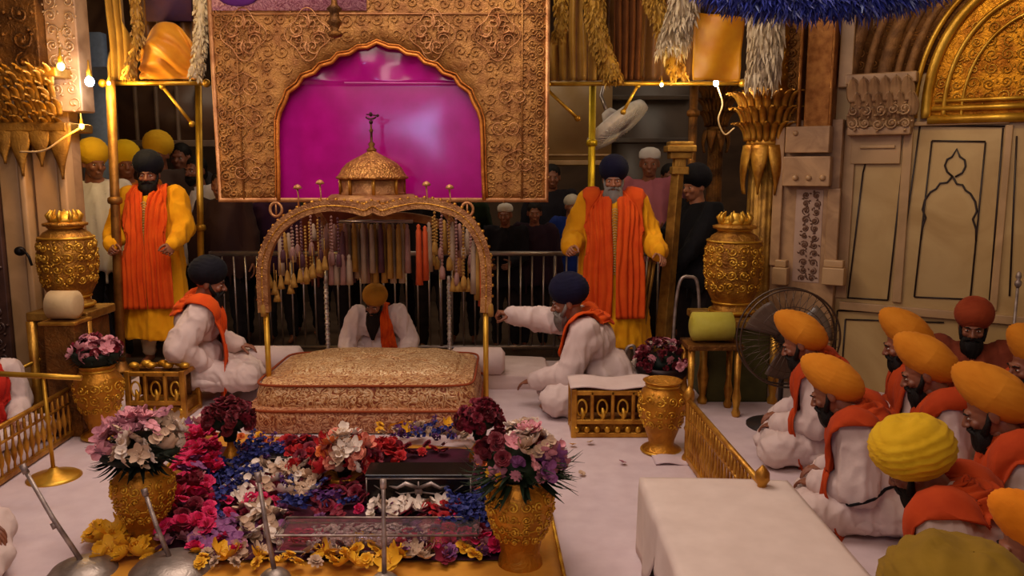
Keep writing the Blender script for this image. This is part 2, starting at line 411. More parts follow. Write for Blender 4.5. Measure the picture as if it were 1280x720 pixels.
def person(label, sit=True, head_at=None, root=None, face=-90, lean=18, side=0, twist=0, look=(20, 0, 0), wrists=None, hands=('o','o'), palm=None,
           cloth=WHITE, lower=None, turb=('peaked', T_OR), brd=(HAIRB, .12, .055), skinm=SKIN, scarf=None, lod=0, sc=None, group=None, hem=.22,
           loose=1., base=0., belt=None, hints=None, seed=0, crease=1., cat='person', knees=None, cap=None):
    """one figure: continuous body, with clothing, hair and turban as its parts"""
    vox = .012 if lod == 0 else .024
    a = R(lean); b = R(side)
    S = Matrix.Rotation(b, 3, 'Y') @ Matrix.Rotation(a, 3, 'X')
    up = S @ V((0,0,1)); fw = S @ V((0,-1,0)); rt = S @ V((1,0,0))
    if twist: rt = Matrix.Rotation(R(twist), 3, up) @ rt; fw = Matrix.Rotation(R(twist), 3, up) @ fw
    if sit: pel = V((0,.08,.12))
    else: pel = V((0,.01,.93))
    waist = pel+up*.13; chest = pel+up*.36; nb = pel+up*.50+fw*.005
    hc = pel+up*.645+fw*(.02+.10*math.sin(R(max(look[0], 0))))+V((0,0,-.03*math.sin(R(max(look[0],0)))))
    sh = [pel+up*.455+rt*(s*.185) for s in (-1, 1)]
    HM = Matrix.Translation(hc) @ Matrix.Rotation(R(look[1]), 4, 'Z') @ Matrix.Rotation(R(look[0]), 4, 'X') @ Matrix.Rotation(R(look[2]), 4, 'Y')
    if sit:
        kn = knees or [V((s*.31,-.27,.115)) for s in (-1, 1)]; an = [V((-s*.08,-.34,.07)) for s in (-1, 1)]
        wr = wrists or (V((-.14,-.27,.22)), V((.14,-.27,.22)))
    else:
        kn = [V((s*.1,-.02,.49)) for s in (-1, 1)]; an = [V((s*.11,.02,.09)) for s in (-1, 1)]
        wr = wrists or (V((-.28,-.05,.86)), V((.28,-.05,.86)))
    hp = [pel+V((s*.09,0,0)) for s in (-1, 1)]
    hints = hints or (V((-.5,.8,-.5)), V((.5,.8,-.5)))
    el = []; ww = []
    for k in (0, 1):
        e_, w_ = elbow(sh[k], V(wr[k]), hint=hints[k]); el.append(e_); ww.append(w_)
    # --- flesh
    B = MB()
    B.ell(pel, (.15,.11,.11)); B.cap(pel, .11, waist, .105); B.ell(chest, (.15,.10,.15)); B.cap(waist, .11, chest, .12); B.cap(nb-up*.03, .06, hc-up*.08, .05)
    B.cap(sh[0], .05, sh[1], .05)
    for k in (0, 1):
        B.cap(sh[k], .048, el[k], .038); B.cap(el[k], .037, ww[k], .023)
        B.cap(hp[k], .085, kn[k], .055); B.cap(kn[k], .055, an[k], .036)
        fd = V((0,-1,0)) if not sit else V(((1, -1)[k]*1., -.15, 0)).normalized()
        B.cap(an[k]+V((0,.02,-.045 if not sit else -.01)), .036, an[k]+fd*.13+V((0,0,-.055 if not sit else -.02)), .026)
    body = remesh(B, .016 if lod == 0 else .024, 2)
    L = [(raw(body), Matrix())]
    L.append((HEAD_R if lod == 0 else HEADL_R, HM))
    for k in (0, 1):
        d = (ww[k]-el[k]).normalized(); z = -d
        pn = V(palm[k]) if palm and palm[k] else V((0,.2,-1)) if sit else V(((1,-1)[k], -.2, 0))
        y = -(pn-z*pn.dot(z)).normalized(); x = y.cross(z)
        M = Matrix((( x.x, y.x, z.x, ww[k].x), (x.y, y.y, z.y, ww[k].y), (x.z, y.z, z.z, ww[k].z), (0,0,0,1)))
        if hands[k] == 'g' or hands[k] == 'o':
            src = HANDG_R if hands[k] == 'g' else HANDO_R
            if k == 0: src = ([V((-p.x, p.y, p.z)) for p in src[0]], [tuple(reversed(f)) for f in src[1]])
            L.append((src, M))
    bpy.data.meshes.remove(body)
    bm_ = to_mesh(L)
    # --- place
    s_ = sc or 1.
    Rz = Matrix.Rotation(R(face)+PI/2, 3, 'Z')    # face = compass of the look direction in the plan, -90 = towards the camera
    if head_at is not None:
        if sc is None: s_ = (head_at.z-base)/hc.z
        o = Rz @ hc*s_; loc = V((head_at.x-o.x, head_at.y-o.y, base if sc is None else head_at.z-hc.z*s_))
    else: loc = V(root)
    rt_ = empty('person', loc, R(face)+PI/2, label, cat, group, s_)
    link('body', bm_, skinm, rt_)
    # --- garment
    G = MB(); q = loose
    if sit:
        G.ell(pel+V((0,.0,.02)), (.195*q,.155*q,.13)); G.cap(pel+up*.02, .135*q, waist, .14*q); G.ell(waist+fw*.03, (.165*q,.135*q,.14), S)
        G.ell(chest, (.175*q,.125*q,.16), S); G.cap(sh[0], .066, sh[1], .066)
        G.cap(nb-up*.08, .1, nb-up*.005, .06)
        G.ell((0,-.1,.09), (.32,.26,.085)); G.ell(pel+V((0,.02,-.03)), (.25,.2,.085)); G.cap(sh[0]-up*.07+fw*.01, .09, sh[1]-up*.07+fw*.01, .09)
    else:
        rings = []
        for z, rx, ry, yo in ((hem,.25,.19,-.01),(hem+.15,.24,.185,-.01),(.65,.215,.175,-.012),(.85,.2,.165,-.015),(1.0,.192,.16,-.02),(1.15,.188,.15,-.015),(1.28,.186,.135,0),(1.37,.165,.11,.01),(1.44,.08,.07,.02)):
            o = V((0,0,0)) if z < .93 else (up-V((0,0,1)))*(z-.93)
            rings.append([V((rx*q*math.cos(2*PI*j/24), ry*q*math.sin(2*PI*j/24)+yo, z))+o for j in range(24)])
        G.loft(rings); G.cap(sh[0], .066, sh[1], .066)
    for k in (0, 1):
        d = (ww[k]-el[k]).normalized()
        sl = .078*q if sit else .082*q
        G.cap(sh[k], sl, el[k], sl*.95); G.cap(el[k], sl*.95, ww[k]-d*.012, sl*.66); G.cap(sh[k]-up*.05, .08, el[k].lerp(sh[k], .5)+V((0,0,-.02)), .075*q)
    gm = remesh(G, vox, 3); tr = bvh(gm) if scarf else None
    if sit: folds(gm, .015*crease, (8,8,2.6), seed); folds(gm, .007*crease, (17,17,7), seed+9)
    else: folds(gm, .020*crease, (9,9,1.3), seed); folds(gm, .007*crease, (18,18,6), seed+9)
    link('robe' if not sit and hem < .5 else 'shirt' if not sit else 'tunic', gm, cloth, rt_)
    # --- trousers
    T = MB()
    for k in (0, 1):
        if sit:
            T.cap(hp[k], .12, kn[k], .10); T.cap(kn[k], .095, an[k]+V((0,0,.02)), .07)
        else:
            T.cap(hp[k], .1, kn[k], .075); T.cap(kn[k], .075, an[k]+V((0,0,.02)), .055)
    if sit: T.ell(pel, (.17,.14,.12))
    tm = remesh(T, vox, 2); folds(tm, .013, (4,10,8), seed+4); folds(tm, .006, (9,20,16), seed+5)
    link('trousers', tm, lower or cloth, rt_)
    # --- head things
    if turb:
        link('turban', turban(turb[0], seed).tr(HM).mesh('turban'), turb[1], rt_)
    if cap:
        c_ = MB(); c_.lathe([(.088,0),(.09,.02),(.088,.05),(.07,.075),(.03,.09),(.002,.092)], (0,.02,.045), 28); c_.tr(HM); c_.build('cap', cap, rt_)
    if not turb and not cap:
        h = MB(); h.ell((0,.03,.045), (.083,.098,.09)); h.ell((0,.06,-.02), (.07,.06,.08)); me = remesh(h, .008, 1); folds(me, .003, (40,40,12), seed)
        me.transform(HM); link('hair', me, HAIRB, rt_)
    if brd:
        link('beard', beard(brd[1], brd[2], seed).tr(HM).mesh('beard'), brd[0], rt_)
    if lod == 0 or lod == 1:
        link('eyes', eyes_mb().tr(HM).mesh('eyes'), [EYEW, EYED], rt_)
    if belt:
        tb = bvh(gm); c0 = pel+up*.10; pts = []
        for i in range(60):
            a_ = 2*PI*i/60; q_ = c0+rt*(.5*math.cos(a_))+fw*(.5*math.sin(a_))+up*(.05*math.cos(a_)); hit = tb.ray_cast(q_, (c0+up*(.05*math.cos(a_))-q_).normalized())
            if hit[0] is not None: pts.append(hit[0]+hit[1]*.002)
        mb_ = MB(); mb_.tube(pts, .008, n=6, closed=True); mb_.build('strap', belt, rt_)
    # --- scarf
    if scarf:
        for (pts, w, m_, nm) in scarf(dict(pel=pel, up=up, fw=fw, rt=rt, sh=sh, nb=nb, chest=chest, waist=waist)):
            P_ = [p for p, s1 in pts]; D_ = [s1 for p, s1 in pts]
            rb = ribbon(P_, D_, w, tr, .018, 3.6+seed % 3*.6, .013, n=60, m=41, seed=seed)
            link(nm, rb.mesh(nm), m_, rt_, solid=.007)
    return rt_
def stole(mat, drop=.42, w=.11, spread=.07, cross=0., sides=(-1, 1)):
    "a stole round the neck with its two ends hanging down the front"
    def f(j):
        up, fw, rt, nb = j['up'], j['fw'], j['rt'], j['nb']; out = []
        for s in sides:
            tx = spread+.03; si = rt*(-s)
            pts = [(nb-fw*.075-up*.05, up), (nb-fw*.06+rt*(s*.06)-up*.025, up*.7+si*.6), (nb+rt*(s*.095)-up*.025, si),
                   (nb+fw*.11+rt*(s*spread)-up*.12, si), (nb+fw*.17+rt*(s*(spread+cross))-up*.26, si), (nb+fw*.2+rt*(s*(tx+cross))-up*(.26+drop*.5), si), (nb+fw*.22+rt*(s*(tx+cross))-up*(.26+drop), si)]
            out.append((pts, [w*.7, w*.8, w, w*1.1, w*1.15, w*1.15, w*1.1], mat, 'stole'))
        return out
    return f
# ------------------------------------------------------------------ hall
GOLD = gold('polished gilding', 'd09a3a', '96601c', .3, 'n', 30, .5)
GOLD_E = gold('embossed gilding', 'c48c34', '7c4c16', .36, 'n', 26, .9, .012)
GOLD_D = gold('dark gilding', '8a5a24', '4a2c10', .42, 'n', 24, .8, .012)
GOLD_Y = gold('bright brass', 'e0b040', 'b07c1c', .28, 'n', 16, .25)
SILVER = gold('dull silver', 'b8a79c', '80706a', .35, 'n', 40, .3)
STEEL = plain('brushed steel', 'a89a94', .35, .9)
MARB = marble('warm white marble', 'bc966a', 'a07e52', 2.5)
MARB_P = marble('carved pinkish marble', 'b08a62', '846040', 5)
MARB_Y = marble('cream marble panel', 'bc9c66', 'a88650', 2.5)
INLAY = plain('dark inlay', '2a1812', .5)
DARKW = marble('dim corridor plaster', '5c4634', '443226', 2, .8)

def structure(o): return tag(o, kind='structure')
# lower hall floor and the sanctum floor with the spread white sheet
m = MB(); m.box((0,5.2,-.17), (9.5,11.4,.1)); structure(m.build('floor', marble('floor marble', '6a5444', '4a382c', 2), None, False))
m = MB(); m.box((0,3.45,-.065), (7.5,6.55,.11)); structure(m.build('floor.001', marble('floor marble', '6a5444', '4a382c', 2), None, False))
def sheet(u, v):
    x = -2.9+5.6*u; y = .35+6.2*v
    z = .004+.006*max(0, nz(V((x*1.1, y*1.4, 0))))+.010*max(0, 1-abs(y-3.12-.12*x+.05*nz(V((x*2,0,0))))/.025)*(1 if .25 < x < 1.0 else 0)
    z += .006*max(0, 1-abs(y-2.85-.3*x)/.02)*(1 if .15 < x < 1.2 else 0)
    return V((x, y, z))
m = MB(); m.grid(sheet, 170, 190); sh_ = m.build('floor_sheet', fabric('white floor sheet', 'c4aeb0', 'd0bcbd', .9, 70, .12)); tag(sh_, 'wide white cotton sheet spread over the whole sanctum floor', 'floor cloth')
m = MB()
def flap(u, v):
    c0 = at(790, 556, 4.3); a = .34*u; b = .26*v
    return V((.78+a, 4.15+b, .012+.16*u**3*max(0, 1-abs(v-.5)*1.6)+.01*math.sin(u*9)))
m.grid(flap, 14, 12); tag(m.build('folded_cloth_corner', fabric('white floor sheet', 'bfa8a4'), None, solid=.006), 'turned-up corner of white cloth against the right brass rail', 'cloth')

m = MB(); m.box((0,10.4,1.9), (9.5,.2,4.2)); structure(m.build('wall_back', DARKW, None, False))
m = MB(); m.box((-4.6,4.9,1.9), (.2,11,4.2)); structure(m.build('wall_left', marble('brown hall marble', '7a5a44', '5a3e2c', 2), None, False))
m = MB(); m.box((0,5,4.05), (9.6,11.4,.1)); structure(m.build('ceiling', GOLD_D, None, False))
# far corridor details
m = MB(); a0, a1 = at(684,196,8.6), at(748,100,8.6)
m.box(((a0.x+a1.x)/2, 8.65, 2.2), (a1.x-a0.x+.3, .1, 1.15)); fr = m.build('doorway_lintel', marble('pale ochre plaster', 'a8885a', '907048', 2)); tag(fr, 'pale ochre plastered lintel above the dark doorway right of the hanging', 'lintel')
m = MB(); m.box(((a0.x+a1.x)/2, 8.585, 1.66), (a1.x-a0.x+.3, .05, .05)); m.box(((a0.x+a1.x)/2, 8.585, 1.74), (a1.x-a0.x+.3, .03, .02)); m.build('moulding', marble('warm white marble', 'bc966a', 'a07e52'), fr, bevel=.006)
m = MB(); a0, a1 = at(750,300,8.8), at(862,100,8.8)
m.box(((a0.x+a1.x)/2, 8.85, 1.3), (a1.x-a0.x, .1, 2.9)); w2 = m.build('wall_panel', marble('grey brown plaster', '5e5248', '4a4038', 2)); tag(w2, 'grey brown corridor panel behind the white fan', 'wall panel')
m = MB()
for z in (1.9, 2.35): m.box(((a0.x+a1.x)/2, 8.785, z), (a1.x-a0.x, .04, .05))
m.build('moulding', marble('grey brown plaster', '5e5248'), w2, bevel=.006)
m = MB(); a0, a1 = at(104,200,8.0), at(130,100,8.0); m.box(((a0.x+a1.x)/2, 8.05, 1.4), (a1.x-a0.x, .12, 3.0)); dp = m.build('door_post', plain('pale blue paint', '8496b8', .5)); tag(dp, 'pale blue painted door post under the bright left lamp', 'door post')
m = MB(); m.box((at(117,110,8.0).x, 8.0, 2.5), (.4,.2,.14)); m.build('lintel', plain('pale blue paint', '8496b8'), dp, bevel=.01)
m = MB(); a0, a1 = at(134,160,8.6), at(260,112,8.6); m.box(((a0.x+a1.x)/2, 8.65, 2.15), (a1.x-a0.x+.2,.1,.62)); lp = m.build('wall_panel', marble('umber panel', '6a4c38', '4c3426', 2)); tag(lp, 'brown ribbed panel above the yellow turbaned onlookers', 'wall panel')
m = MB()
for k in range(5): m.box((a0.x+(a1.x-a0.x)*(k+.5)/5, 8.58, 2.15), (.03,.05,.6))
m.box(((a0.x+a1.x)/2, 8.58, 1.86), (a1.x-a0.x+.1,.06,.07)); m.build('rib', marble('umber ribs', '8c7460', '6a5444', 2), lp, bevel=.008)

# ---- right hand wall: plane through two points, slightly turned to the room
W0 = at(962, 300, 6.05); W1 = at(1330, 300, 5.05); W0 = V((W0.x, W0.y, 0)); W1 = V((W1.x, W1.y, 0))
WD = (W1-W0).normalized(); WN = V((WD.y, -WD.x, 0)); 
if WN.y > 0: WN = -WN
WL = (W1-W0).length+.9
def wp(s, z, n=0): return W0+WD*s+V((0,0,z))+WN*n
def wpix(px, py):
    d = ray(px, py); o = V((0,0,CAM_H)); t = (W0-o).dot(WN)/d.dot(WN); p = o+d*t
    return (p-W0).dot(WD), p.z
def wbox(mb, s0, s1, z0, z1, n0, n1, mi=0):
    vs = [wp(s, z, n) for n in (n0, n1) for s, z in ((s0,z0),(s1,z0),(s1,z1),(s0,z1))]
    mb.add(vs, [(3,2,1,0),(4,5,6,7),(0,1,5,4),(1,2,6,5),(2,3,7,6),(3,0,4,7)], mi)
m = MB(); wbox(m, 0, WL, -.15, 4.0, -.25, 0); wr_ = structure(m.build('wall_right', MARB_Y, None, False))
# stile and rail frame in relief, inlaid lines following the photo
def wline(mb, pts, r=.006, n=.006): mb.tube([wp(*wpix(*p), n) for p in pts], r, n=5)
ins = MB()
for L in ([(1079,215),(1060,373)], [(1128,210),(1110,375)], [(1150,158),(1120,374)], [(1254,160),(1237,375)], [(1150,157),(1256,158)],
          [(1165,176),(1143,371)], [(1232,178),(1213,374)], [(1165,176),(1232,177)], [(1143,371),(1213,374)],
          [(1047,388),(1180,392)], [(1047,388),(1042,470)], [(1057,399),(1180,403)], [(1057,399),(1052,470)], [(1079,215),(1084,196)], [(1060,372),(1110,375)],
          [(1271,170),(1262,370)]):
    wline(ins, [L[0], ((L[0][0]+L[1][0])/2, (L[0][1]+L[1][1])/2), L[1]])
# cusped arch inlay with its onion finial
arch = [(1151,300),(1153,284),(1157,272),(1153,262),(1156,250),(1163,240),(1170,236),(1175,229),(1184,228),(1190,221)]
arch2 = [(1220,302),(1220,286),(1216,274),(1221,264),(1219,252),(1213,242),(1207,238),(1203,231),(1196,230),(1191,221)]
fin = [(1191,221),(1184,215),(1181,207),(1184,199),(1190,196),(1196,186),(1200,196),(1206,200),(1207,208),(1203,216),(1194,221)]
for L in (arch, arch2, fin): wline(ins, L, .007)
ins.build('inlay', INLAY, wr_)
fr = MB()
def pbox(mb, x0, y0, x1, y1, n0, n1, ref=None):
    s0, z1 = wpix(x0, y0); s1, _ = wpix(x1, y0); _, z0 = wpix(x0, y1); wbox(mb, s0, s1, z0, z1, n0, n1)
pbox(fr, 1142, 152, 1262, 158, 0, .03); pbox(fr, 1050, 376, 1300, 386, 0, .035)
s0 = wpix(1079,300)[0]; 
for (a_, b_) in ((1050,1064),(1122,1134),(1246,1256)):
    s0 = wpix(a_,280)[0]; s1 = wpix(b_,280)[0]; wbox(fr, s0, s1, wpix(1100,376)[1], wpix(1100,160)[1], 0, .022)
fr.build('panel_frame', marble('warm white marble', 'bc966a', 'a07e52'), wr_, bevel=.006)

# gilded tympanum and arch mouldings, top right
def arc(cx, cy, rx, ry, a0, a1, n=30): return [(cx+rx*math.cos(R(a0+(a1-a0)*i/(n-1))), cy-ry*math.sin(R(a0+(a1-a0)*i/(n-1)))) for i in range(n)]
ty = MB(); outer = arc(1330, 148, 172, 190, 180, 92); 
vs = [wp(*wpix(x, y), .015) for x, y in outer]; base = [wp(*wpix(x, 148), .015) for x, y in outer]
ty.loft([base, vs], cap=False, close=False)
tym = ty.build('gilded_tympanum', gold('amber gilding', 'e09a20', 'a86410', .35, 'n', 26, .8, .012)); tag(tym, 'bright gold arched tympanum over the inlaid marble panel at right', 'tympanum')
mo = MB()
for rx, ry, th in ((172,190,.034),(186,206,.018),(150,165,.016),(128,140,.010)):
    mo.tube([wp(*wpix(x, y), .03) for x, y in arc(1330,148,rx,ry,180,92,40)], th, n=8)
s0, z0 = wpix(1160, 150); s1 = wpix(1330, 150)[0]
for dz, th in ((0,.03),(.07,.02),(.12,.014)): mo.tube([wp(s0+dz*.3, z0+dz, .03), wp(s1, z0+dz, .03)], th, n=8)
mo.build('arch_moulding', GOLD_Y, tym)
def fty(u, v, l): return wp(u, v, .022+l)
s0, z0 = wpix(1166, 132); w_ = wpix(1330,132)[0]-s0
def inty(u, v):
    sx, _ = wpix(1330, 148); _, zb = wpix(1330, 148); rx = sx-wpix(1158,148)[0]; rz = wpix(1330,-42)[1]-zb
    return ((u+s0-sx)/rx)**2+((v+z0-zb)/rz)**2 < .93
sc_ = scrolls(lambda u, v, l: wp(s0+u, z0+v, .022+l), w_, 1.05, .085, .0042, 5, inty); sc_.build('scroll_relief', GOLD_Y, tym)
# spandrel bands rising to the right between the capitals and the arch
sp = MB()
for k, (r1, r2, th) in enumerate(((200,222,.03),(214,238,.024),(230,256,.05),(250,276,.03),(272,300,.055),(296,322,.03))):
    sp.tube([wp(*wpix(x, y), .012-.35*th) for x, y in arc(1330,148,r1,r2,172,92,40)], th, n=12)
pl_ = MB(); pbox(pl_, 1050, -60, 1320, 97, .0, .012); sp_o = pl_.build('spandrel', gold('bronze gilding back', '7c5228', '583818', .5, 'n', 30, .7)); tag(sp_o, 'brown gold wall panel behind the arch bands above the marble capital', 'wall panel')
o = sp.build('arch_band', gold('bronze gilding', '94683a', '684424', .5, 'n', 40, .8, .008, .4)); tag(o, 'brown gold stepped arch bands curving over the gold tympanum', 'arch moulding')
sf = scrolls(lambda u, v, l: wp(wpix(1052,80)[0]+u, wpix(1052,90)[1]+v, .01+l), wpix(1185,80)[0]-wpix(1052,80)[0], .9, .075, .005, 9)
o = sf.build('spandrel_relief', GOLD_D); tag(o, 'brown gold scrollwork filling the wall above the marble capital', 'wall relief')

# marble pilaster with gold strip, carved strip, capital blocks
pil = empty('marble_pilaster', wp(.15,0,0), 0, 'pinkish white marble pilaster with carved scroll strip right of the gold palm column', 'pilaster')
PI_inv = Matrix.Translation(-V(wp(.15,0,0)))
def pb(name, mat, bev=.008):
    def go(mb): mb.tr(PI_inv); return mb.build(name, mat, pil, bevel=bev)
    return go
m = MB(); pbox(m, 974, 152, 1058, 700, -.02, .10); pbox(m, 976, 160, 988, 330, .10, .14); pbox(m, 1040, 235, 1056, 330, .10,.14)
pb('shaft', MARB_P)(m)
for q_ in ((976,990,974,992),(1036,1060,1035,1062)):
    m = MB(); pbox(m, q_[0], 322, q_[1], 331, .10,.17); pbox(m, q_[2], 331, q_[3], 352, .10,.19); pb('base_moulding', MARB)(m)
m = MB(); pbox(m, 992, 160, 1046, 192, .10, .22); pbox(m, 988, 196, 1046, 232, .10, .20); pb('capital_block', marble('carved pinkish marble','c2a08c'))(m)
m = MB(); 
for x in (1003, 1019, 1036):
    s_, z_ = wpix(x, 222); m.ell(wp(s_, z_, .20), (.022,.022,.022))
s_, z_ = wpix(1004,168); m.ell(wp(s_, z_, .22), (.02,)*3)
pb('boss', MARB_P, 0)(m)
s0, z0 = wpix(1000, 350); s1, z1 = wpix(1034, 238)
m = scrolls(lambda u, v, l: wp(s0+u, z0+v, .105+l), (s1-s0)*.95, z1-z0, .058, .007, 3); pb('carved_strip', plain('umber carving', '6a4630', .6), 0)(m)
m = MB(); pbox(m, 1000, 236, 1034, 350, .095, .104); pb('strip_panel', marble('pale strip', 'b49682', '9a7a66'))(m)
m = MB(); pbox(m, 1018, 0, 1050, 160, .0, .14); pbox(m, 1012, -40, 1016, 160, 0, .16); pbox(m, 1052, -40, 1056, 160, 0, .16); pb('gilded_band', gold('copper gilding', 'b0763a', '855020', .4, 'n', 50, .5))(m)
m = MB(); pbox(m, 1058, -40, 1076, 110, .0, .06); pb('side_strip', MARB)(m)
s0, z0 = wpix(980, 158); s1, z1 = wpix(1008, -10)
m = MB(); pbox(m, 976, -40, 1010, 158, .0, .08); pb('side_panel', GOLD_D)(m)
m = scrolls(lambda u, v, l: wp(s0+u, z0+v, .085+l), s1-s0, z1-z0, .075, .006, 13); pb('side_scroll', GOLD_D, 0)(m)

# carved marble flower capital
cp_ = empty('carved_capital', wp(*wpix(1105,165),0), 0, 'pink grey carved marble leaf capital above the plain inlaid pier', 'capital')
M_ = Matrix.Translation(-V(wp(*wpix(1105,165),0))); m = MB()
sA, zA = wpix(1062, 165); sB, zB = wpix(1146, 95)
for row in range(3):
    nl = 6
    for k in range(nl):
        s_ = sA+(sB-sA)*((k+.5+(row%2)*.4)/nl); zb = zA+(zB-zA)*row*.27; out = .05+.03*row
        def leaf(u, v, s_=s_, zb=zb, out=out):
            w = .055*math.sin(PI*min(1, .15+u*.85))**.7
            return wp(s_+w*(v-.5)*2*.8, zb+.16*u, out+.07*u*u+.02*math.cos((v-.5)*PI)+.008*math.sin(v*20))
        m.grid(leaf, 10, 9)
m.tr(M_); m.build('leaves', MARB_P, cp_, solid=.012)
m = MB(); wbox(m, sA, sB, zA-.03, zA+.03, 0, .11); wbox(m, sA, sB, zA, zB, 0, .06); wbox(m, sA-.02, sB+.02, zB-.05, zB+.02, 0, .16); m.tr(M_); m.build('abacus', MARB_P, cp_, bevel=.01)
m = scrolls(lambda u, v, l: wp(sA+u, zA+v, .12+l), sB-sA, zB-zA, .08, .009, 21); m.tr(M_); m.build('scroll_carving', MARB_P, cp_)
# plain pier below it
m = MB(); pbox(m, 1066, 168, 1128, 205, 0, .03); pbox(m, 1076, 182, 1120, 186, .03, .045); m.build('pier_head', MARB, wr_, bevel=.005)

# ---- palm-leaf gold column (right) and its mirror on the left
def palm_column(px, Y, r, zcap, label, mat_shaft, mat_gold, leafdrop):
    c = at(px, 300, Y); root = empty('palm_column', (c.x, Y, -.01), 0, label, 'column')
    m = MB(); prof = []
    m.lathe([(r*1.15,0),(r*1.15,.08),(r*1.0,.12),(r*1.05,.16),(r*.92,.2),(r*.9,zcap*.5),(r*.86,zcap)], n=72, lobes=18, amp=.035); m.build('shaft', mat_shaft, root)
    m = MB()
    m.lathe([(r*.95,zcap-.02),(r*1.1,zcap),(r*1.1,zcap+.03),(r*.9,zcap+.05),(r*1.05,zcap+.1),(r*1.35,zcap+.22),(r*1.5,zcap+.34),(r*1.5,zcap+.38),(r*1.2,zcap+.42),(r*1.15,zcap+2.0)], n=48); m.build('capital', mat_gold, root)
    m = MB(); 
    for row in range(3):
        for k in range(20):
            a0 = 2*PI*(k+.5*(row%2))/20
            def leaf(u, v, a0=a0, row=row):
                w = .2*math.sin(PI*min(1,.2+.8*u))**.8; a = a0+(v-.5)*w*1.3; rr = r*(1.08+.18*row)+.10*u*u+.018*math.cos((v-.5)*PI)
                return V((rr*math.cos(a), rr*math.sin(a), zcap+.03+.11*row+.19*u-.06*u**4))
            m.grid(leaf, 8, 7)
    m.build('acanthus_leaves', mat_gold, root, solid=.01)
    m = MB()
    for k in range(8):   # drooping leaf tips on the shaft
        a0 = 2*PI*k/8+.2
        def leaf(u, v, a0=a0):
            w = .56*math.sin(PI*min(1,.5+.5*u))*(1-u)**.35; a = a0+(v-.5)*w*1.5; rr = r*1.0+.02+.012*math.cos((v-.5)*PI)+.02*math.sin(PI*u)
            return V((rr*math.cos(a), rr*math.sin(a), zcap-leafdrop*u))
        m.grid(leaf, 14, 9)
    m.build('drooping_leaves', mat_gold, root, solid=.012)
    def fs(u, v, l): a = u/(r*1.2); return V(((r*1.17+l)*math.cos(a), (r*1.17+l)*math.sin(a), zcap+.5+v))
    scrolls(fs, 2*PI*r*1.2, 1.3, .1, .008, 31).build('upper_relief', mat_gold, root)
    return root
palm_column(952, 6.05, .13, 1.78, 'gold column with feathery palm-leaf capital beside the right gold urn', gold('ochre gilding', 'b08438', '7c5620', .4, 'n', 30, .6), GOLD, .36)
palm_column(890, 7.3, .075, 1.95, 'thin gilded colonnette behind the black-clothed onlooker', GOLD_D, GOLD_D, .2)
# left big pier
pier = empty('marble_pier', at(50,300,5.3)*1, 0, 'big left pier, white marble below and brown carved gilding above', 'pier'); pier.location.z = 0
bx_ = pier.location
def lb(mb, x0, x1, y0, y1, z0, z1): mb.box(((x0+x1)/2, (y0+y1)/2, (z0+z1)/2), (x1-x0, y1-y0, z1-z0))
def X(px, Y=5.3): return at(px, 300, Y).x-bx_.x
zc = at(60,160,5.3).z
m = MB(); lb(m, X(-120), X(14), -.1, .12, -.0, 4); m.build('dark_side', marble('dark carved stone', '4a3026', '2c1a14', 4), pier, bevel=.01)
m = MB(); lb(m, X(10), X(98), 0, .12, 0, 4.0); m.build('core', MARB_P, pier, bevel=.01)
m = MB(); 
for k, (x0, x1, d) in enumerate(((14,38,.07),(42,50,.11),(54,84,.05),(88,98,.09))): lb(m, X(x0), X(x1), -d, .02, .12, zc)
m.build('shaft', MARB, pier, bevel=.012)
m = MB(); lb(m, X(8), X(104), -.12, .2, 0, .14); m.build('plinth', MARB, pier, bevel=.012)
m = MB(); lb(m, X(-10), X(84), -.14, .05, zc+.28, 4.0); m.build('upper_panel', GOLD_D, pier, bevel=.01)
m = MB(); lb(m, X(84), X(122), -.06, .1, zc+.1, 4.0); m.build('upper_strip', MARB_P, pier, bevel=.01)
scrolls(lambda u, v, l: V((X(84)+u, -.065-l, zc+.1+v)), X(122)-X(84), 1.9, .09, .005, 41).build('strip_relief', MARB, pier)
scrolls(lambda u, v, l: V((X(16)+u, -.145-l, zc+.34+v)), X(82)-X(16), 1.5, .13, .010, 42).build('panel_relief', GOLD_D, pier)
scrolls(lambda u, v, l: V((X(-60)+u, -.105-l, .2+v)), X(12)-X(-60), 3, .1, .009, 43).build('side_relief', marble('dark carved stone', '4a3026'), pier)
m = MB(); lb(m, X(13), X(17), -.17, .02, zc, 4.0); m.build('edge_bead', GOLD, pier, bevel=.006)
m = MB()
for row in range(4):
    for k in range(17):
        x0 = X(6+ k*5.8 + (row%2)*3)
        def leaf(u, v, x0=x0, row=row):
            w = .022*math.sin(PI*min(1,.2+.8*u))**.8
            return V((x0+w*(v-.5)*2+.01*math.sin(k*3.1+row)*u, -.10-.035*row-.08*u*u-.01*math.cos((v-.5)*PI), zc-.02+.09*row+(.14+.03*math.sin(k*2.3+row))*u-.04*u**4))
        m.grid(leaf, 8, 7)
for x0, L in ((30,.26),(50,.34),(74,.28),(98,.36)):
    def leaf(u, v, x0=x0, L=L):
        w = .085*(1-u)**.5*math.sin(PI*min(1,.35+.65*u))
        return V((X(x0)+w*(v-.5)*2, -.115-.012*math.cos((v-.5)*PI)-.01*math.sin(PI*u), zc+.03-L*u))
    m.grid(leaf, 14, 9)
m.build('capital_leaves', gold('ochre gilding', 'b08438'), pier, solid=.012)
m = MB(); lb(m, X(2), X(108), -.14, .2, zc-.03, zc+.03); lb(m, X(0), X(112), -.24, .2, zc+.3, zc+.36); m.build('capital_moulding', gold('ochre gilding', 'b08438'), pier, bevel=.012)

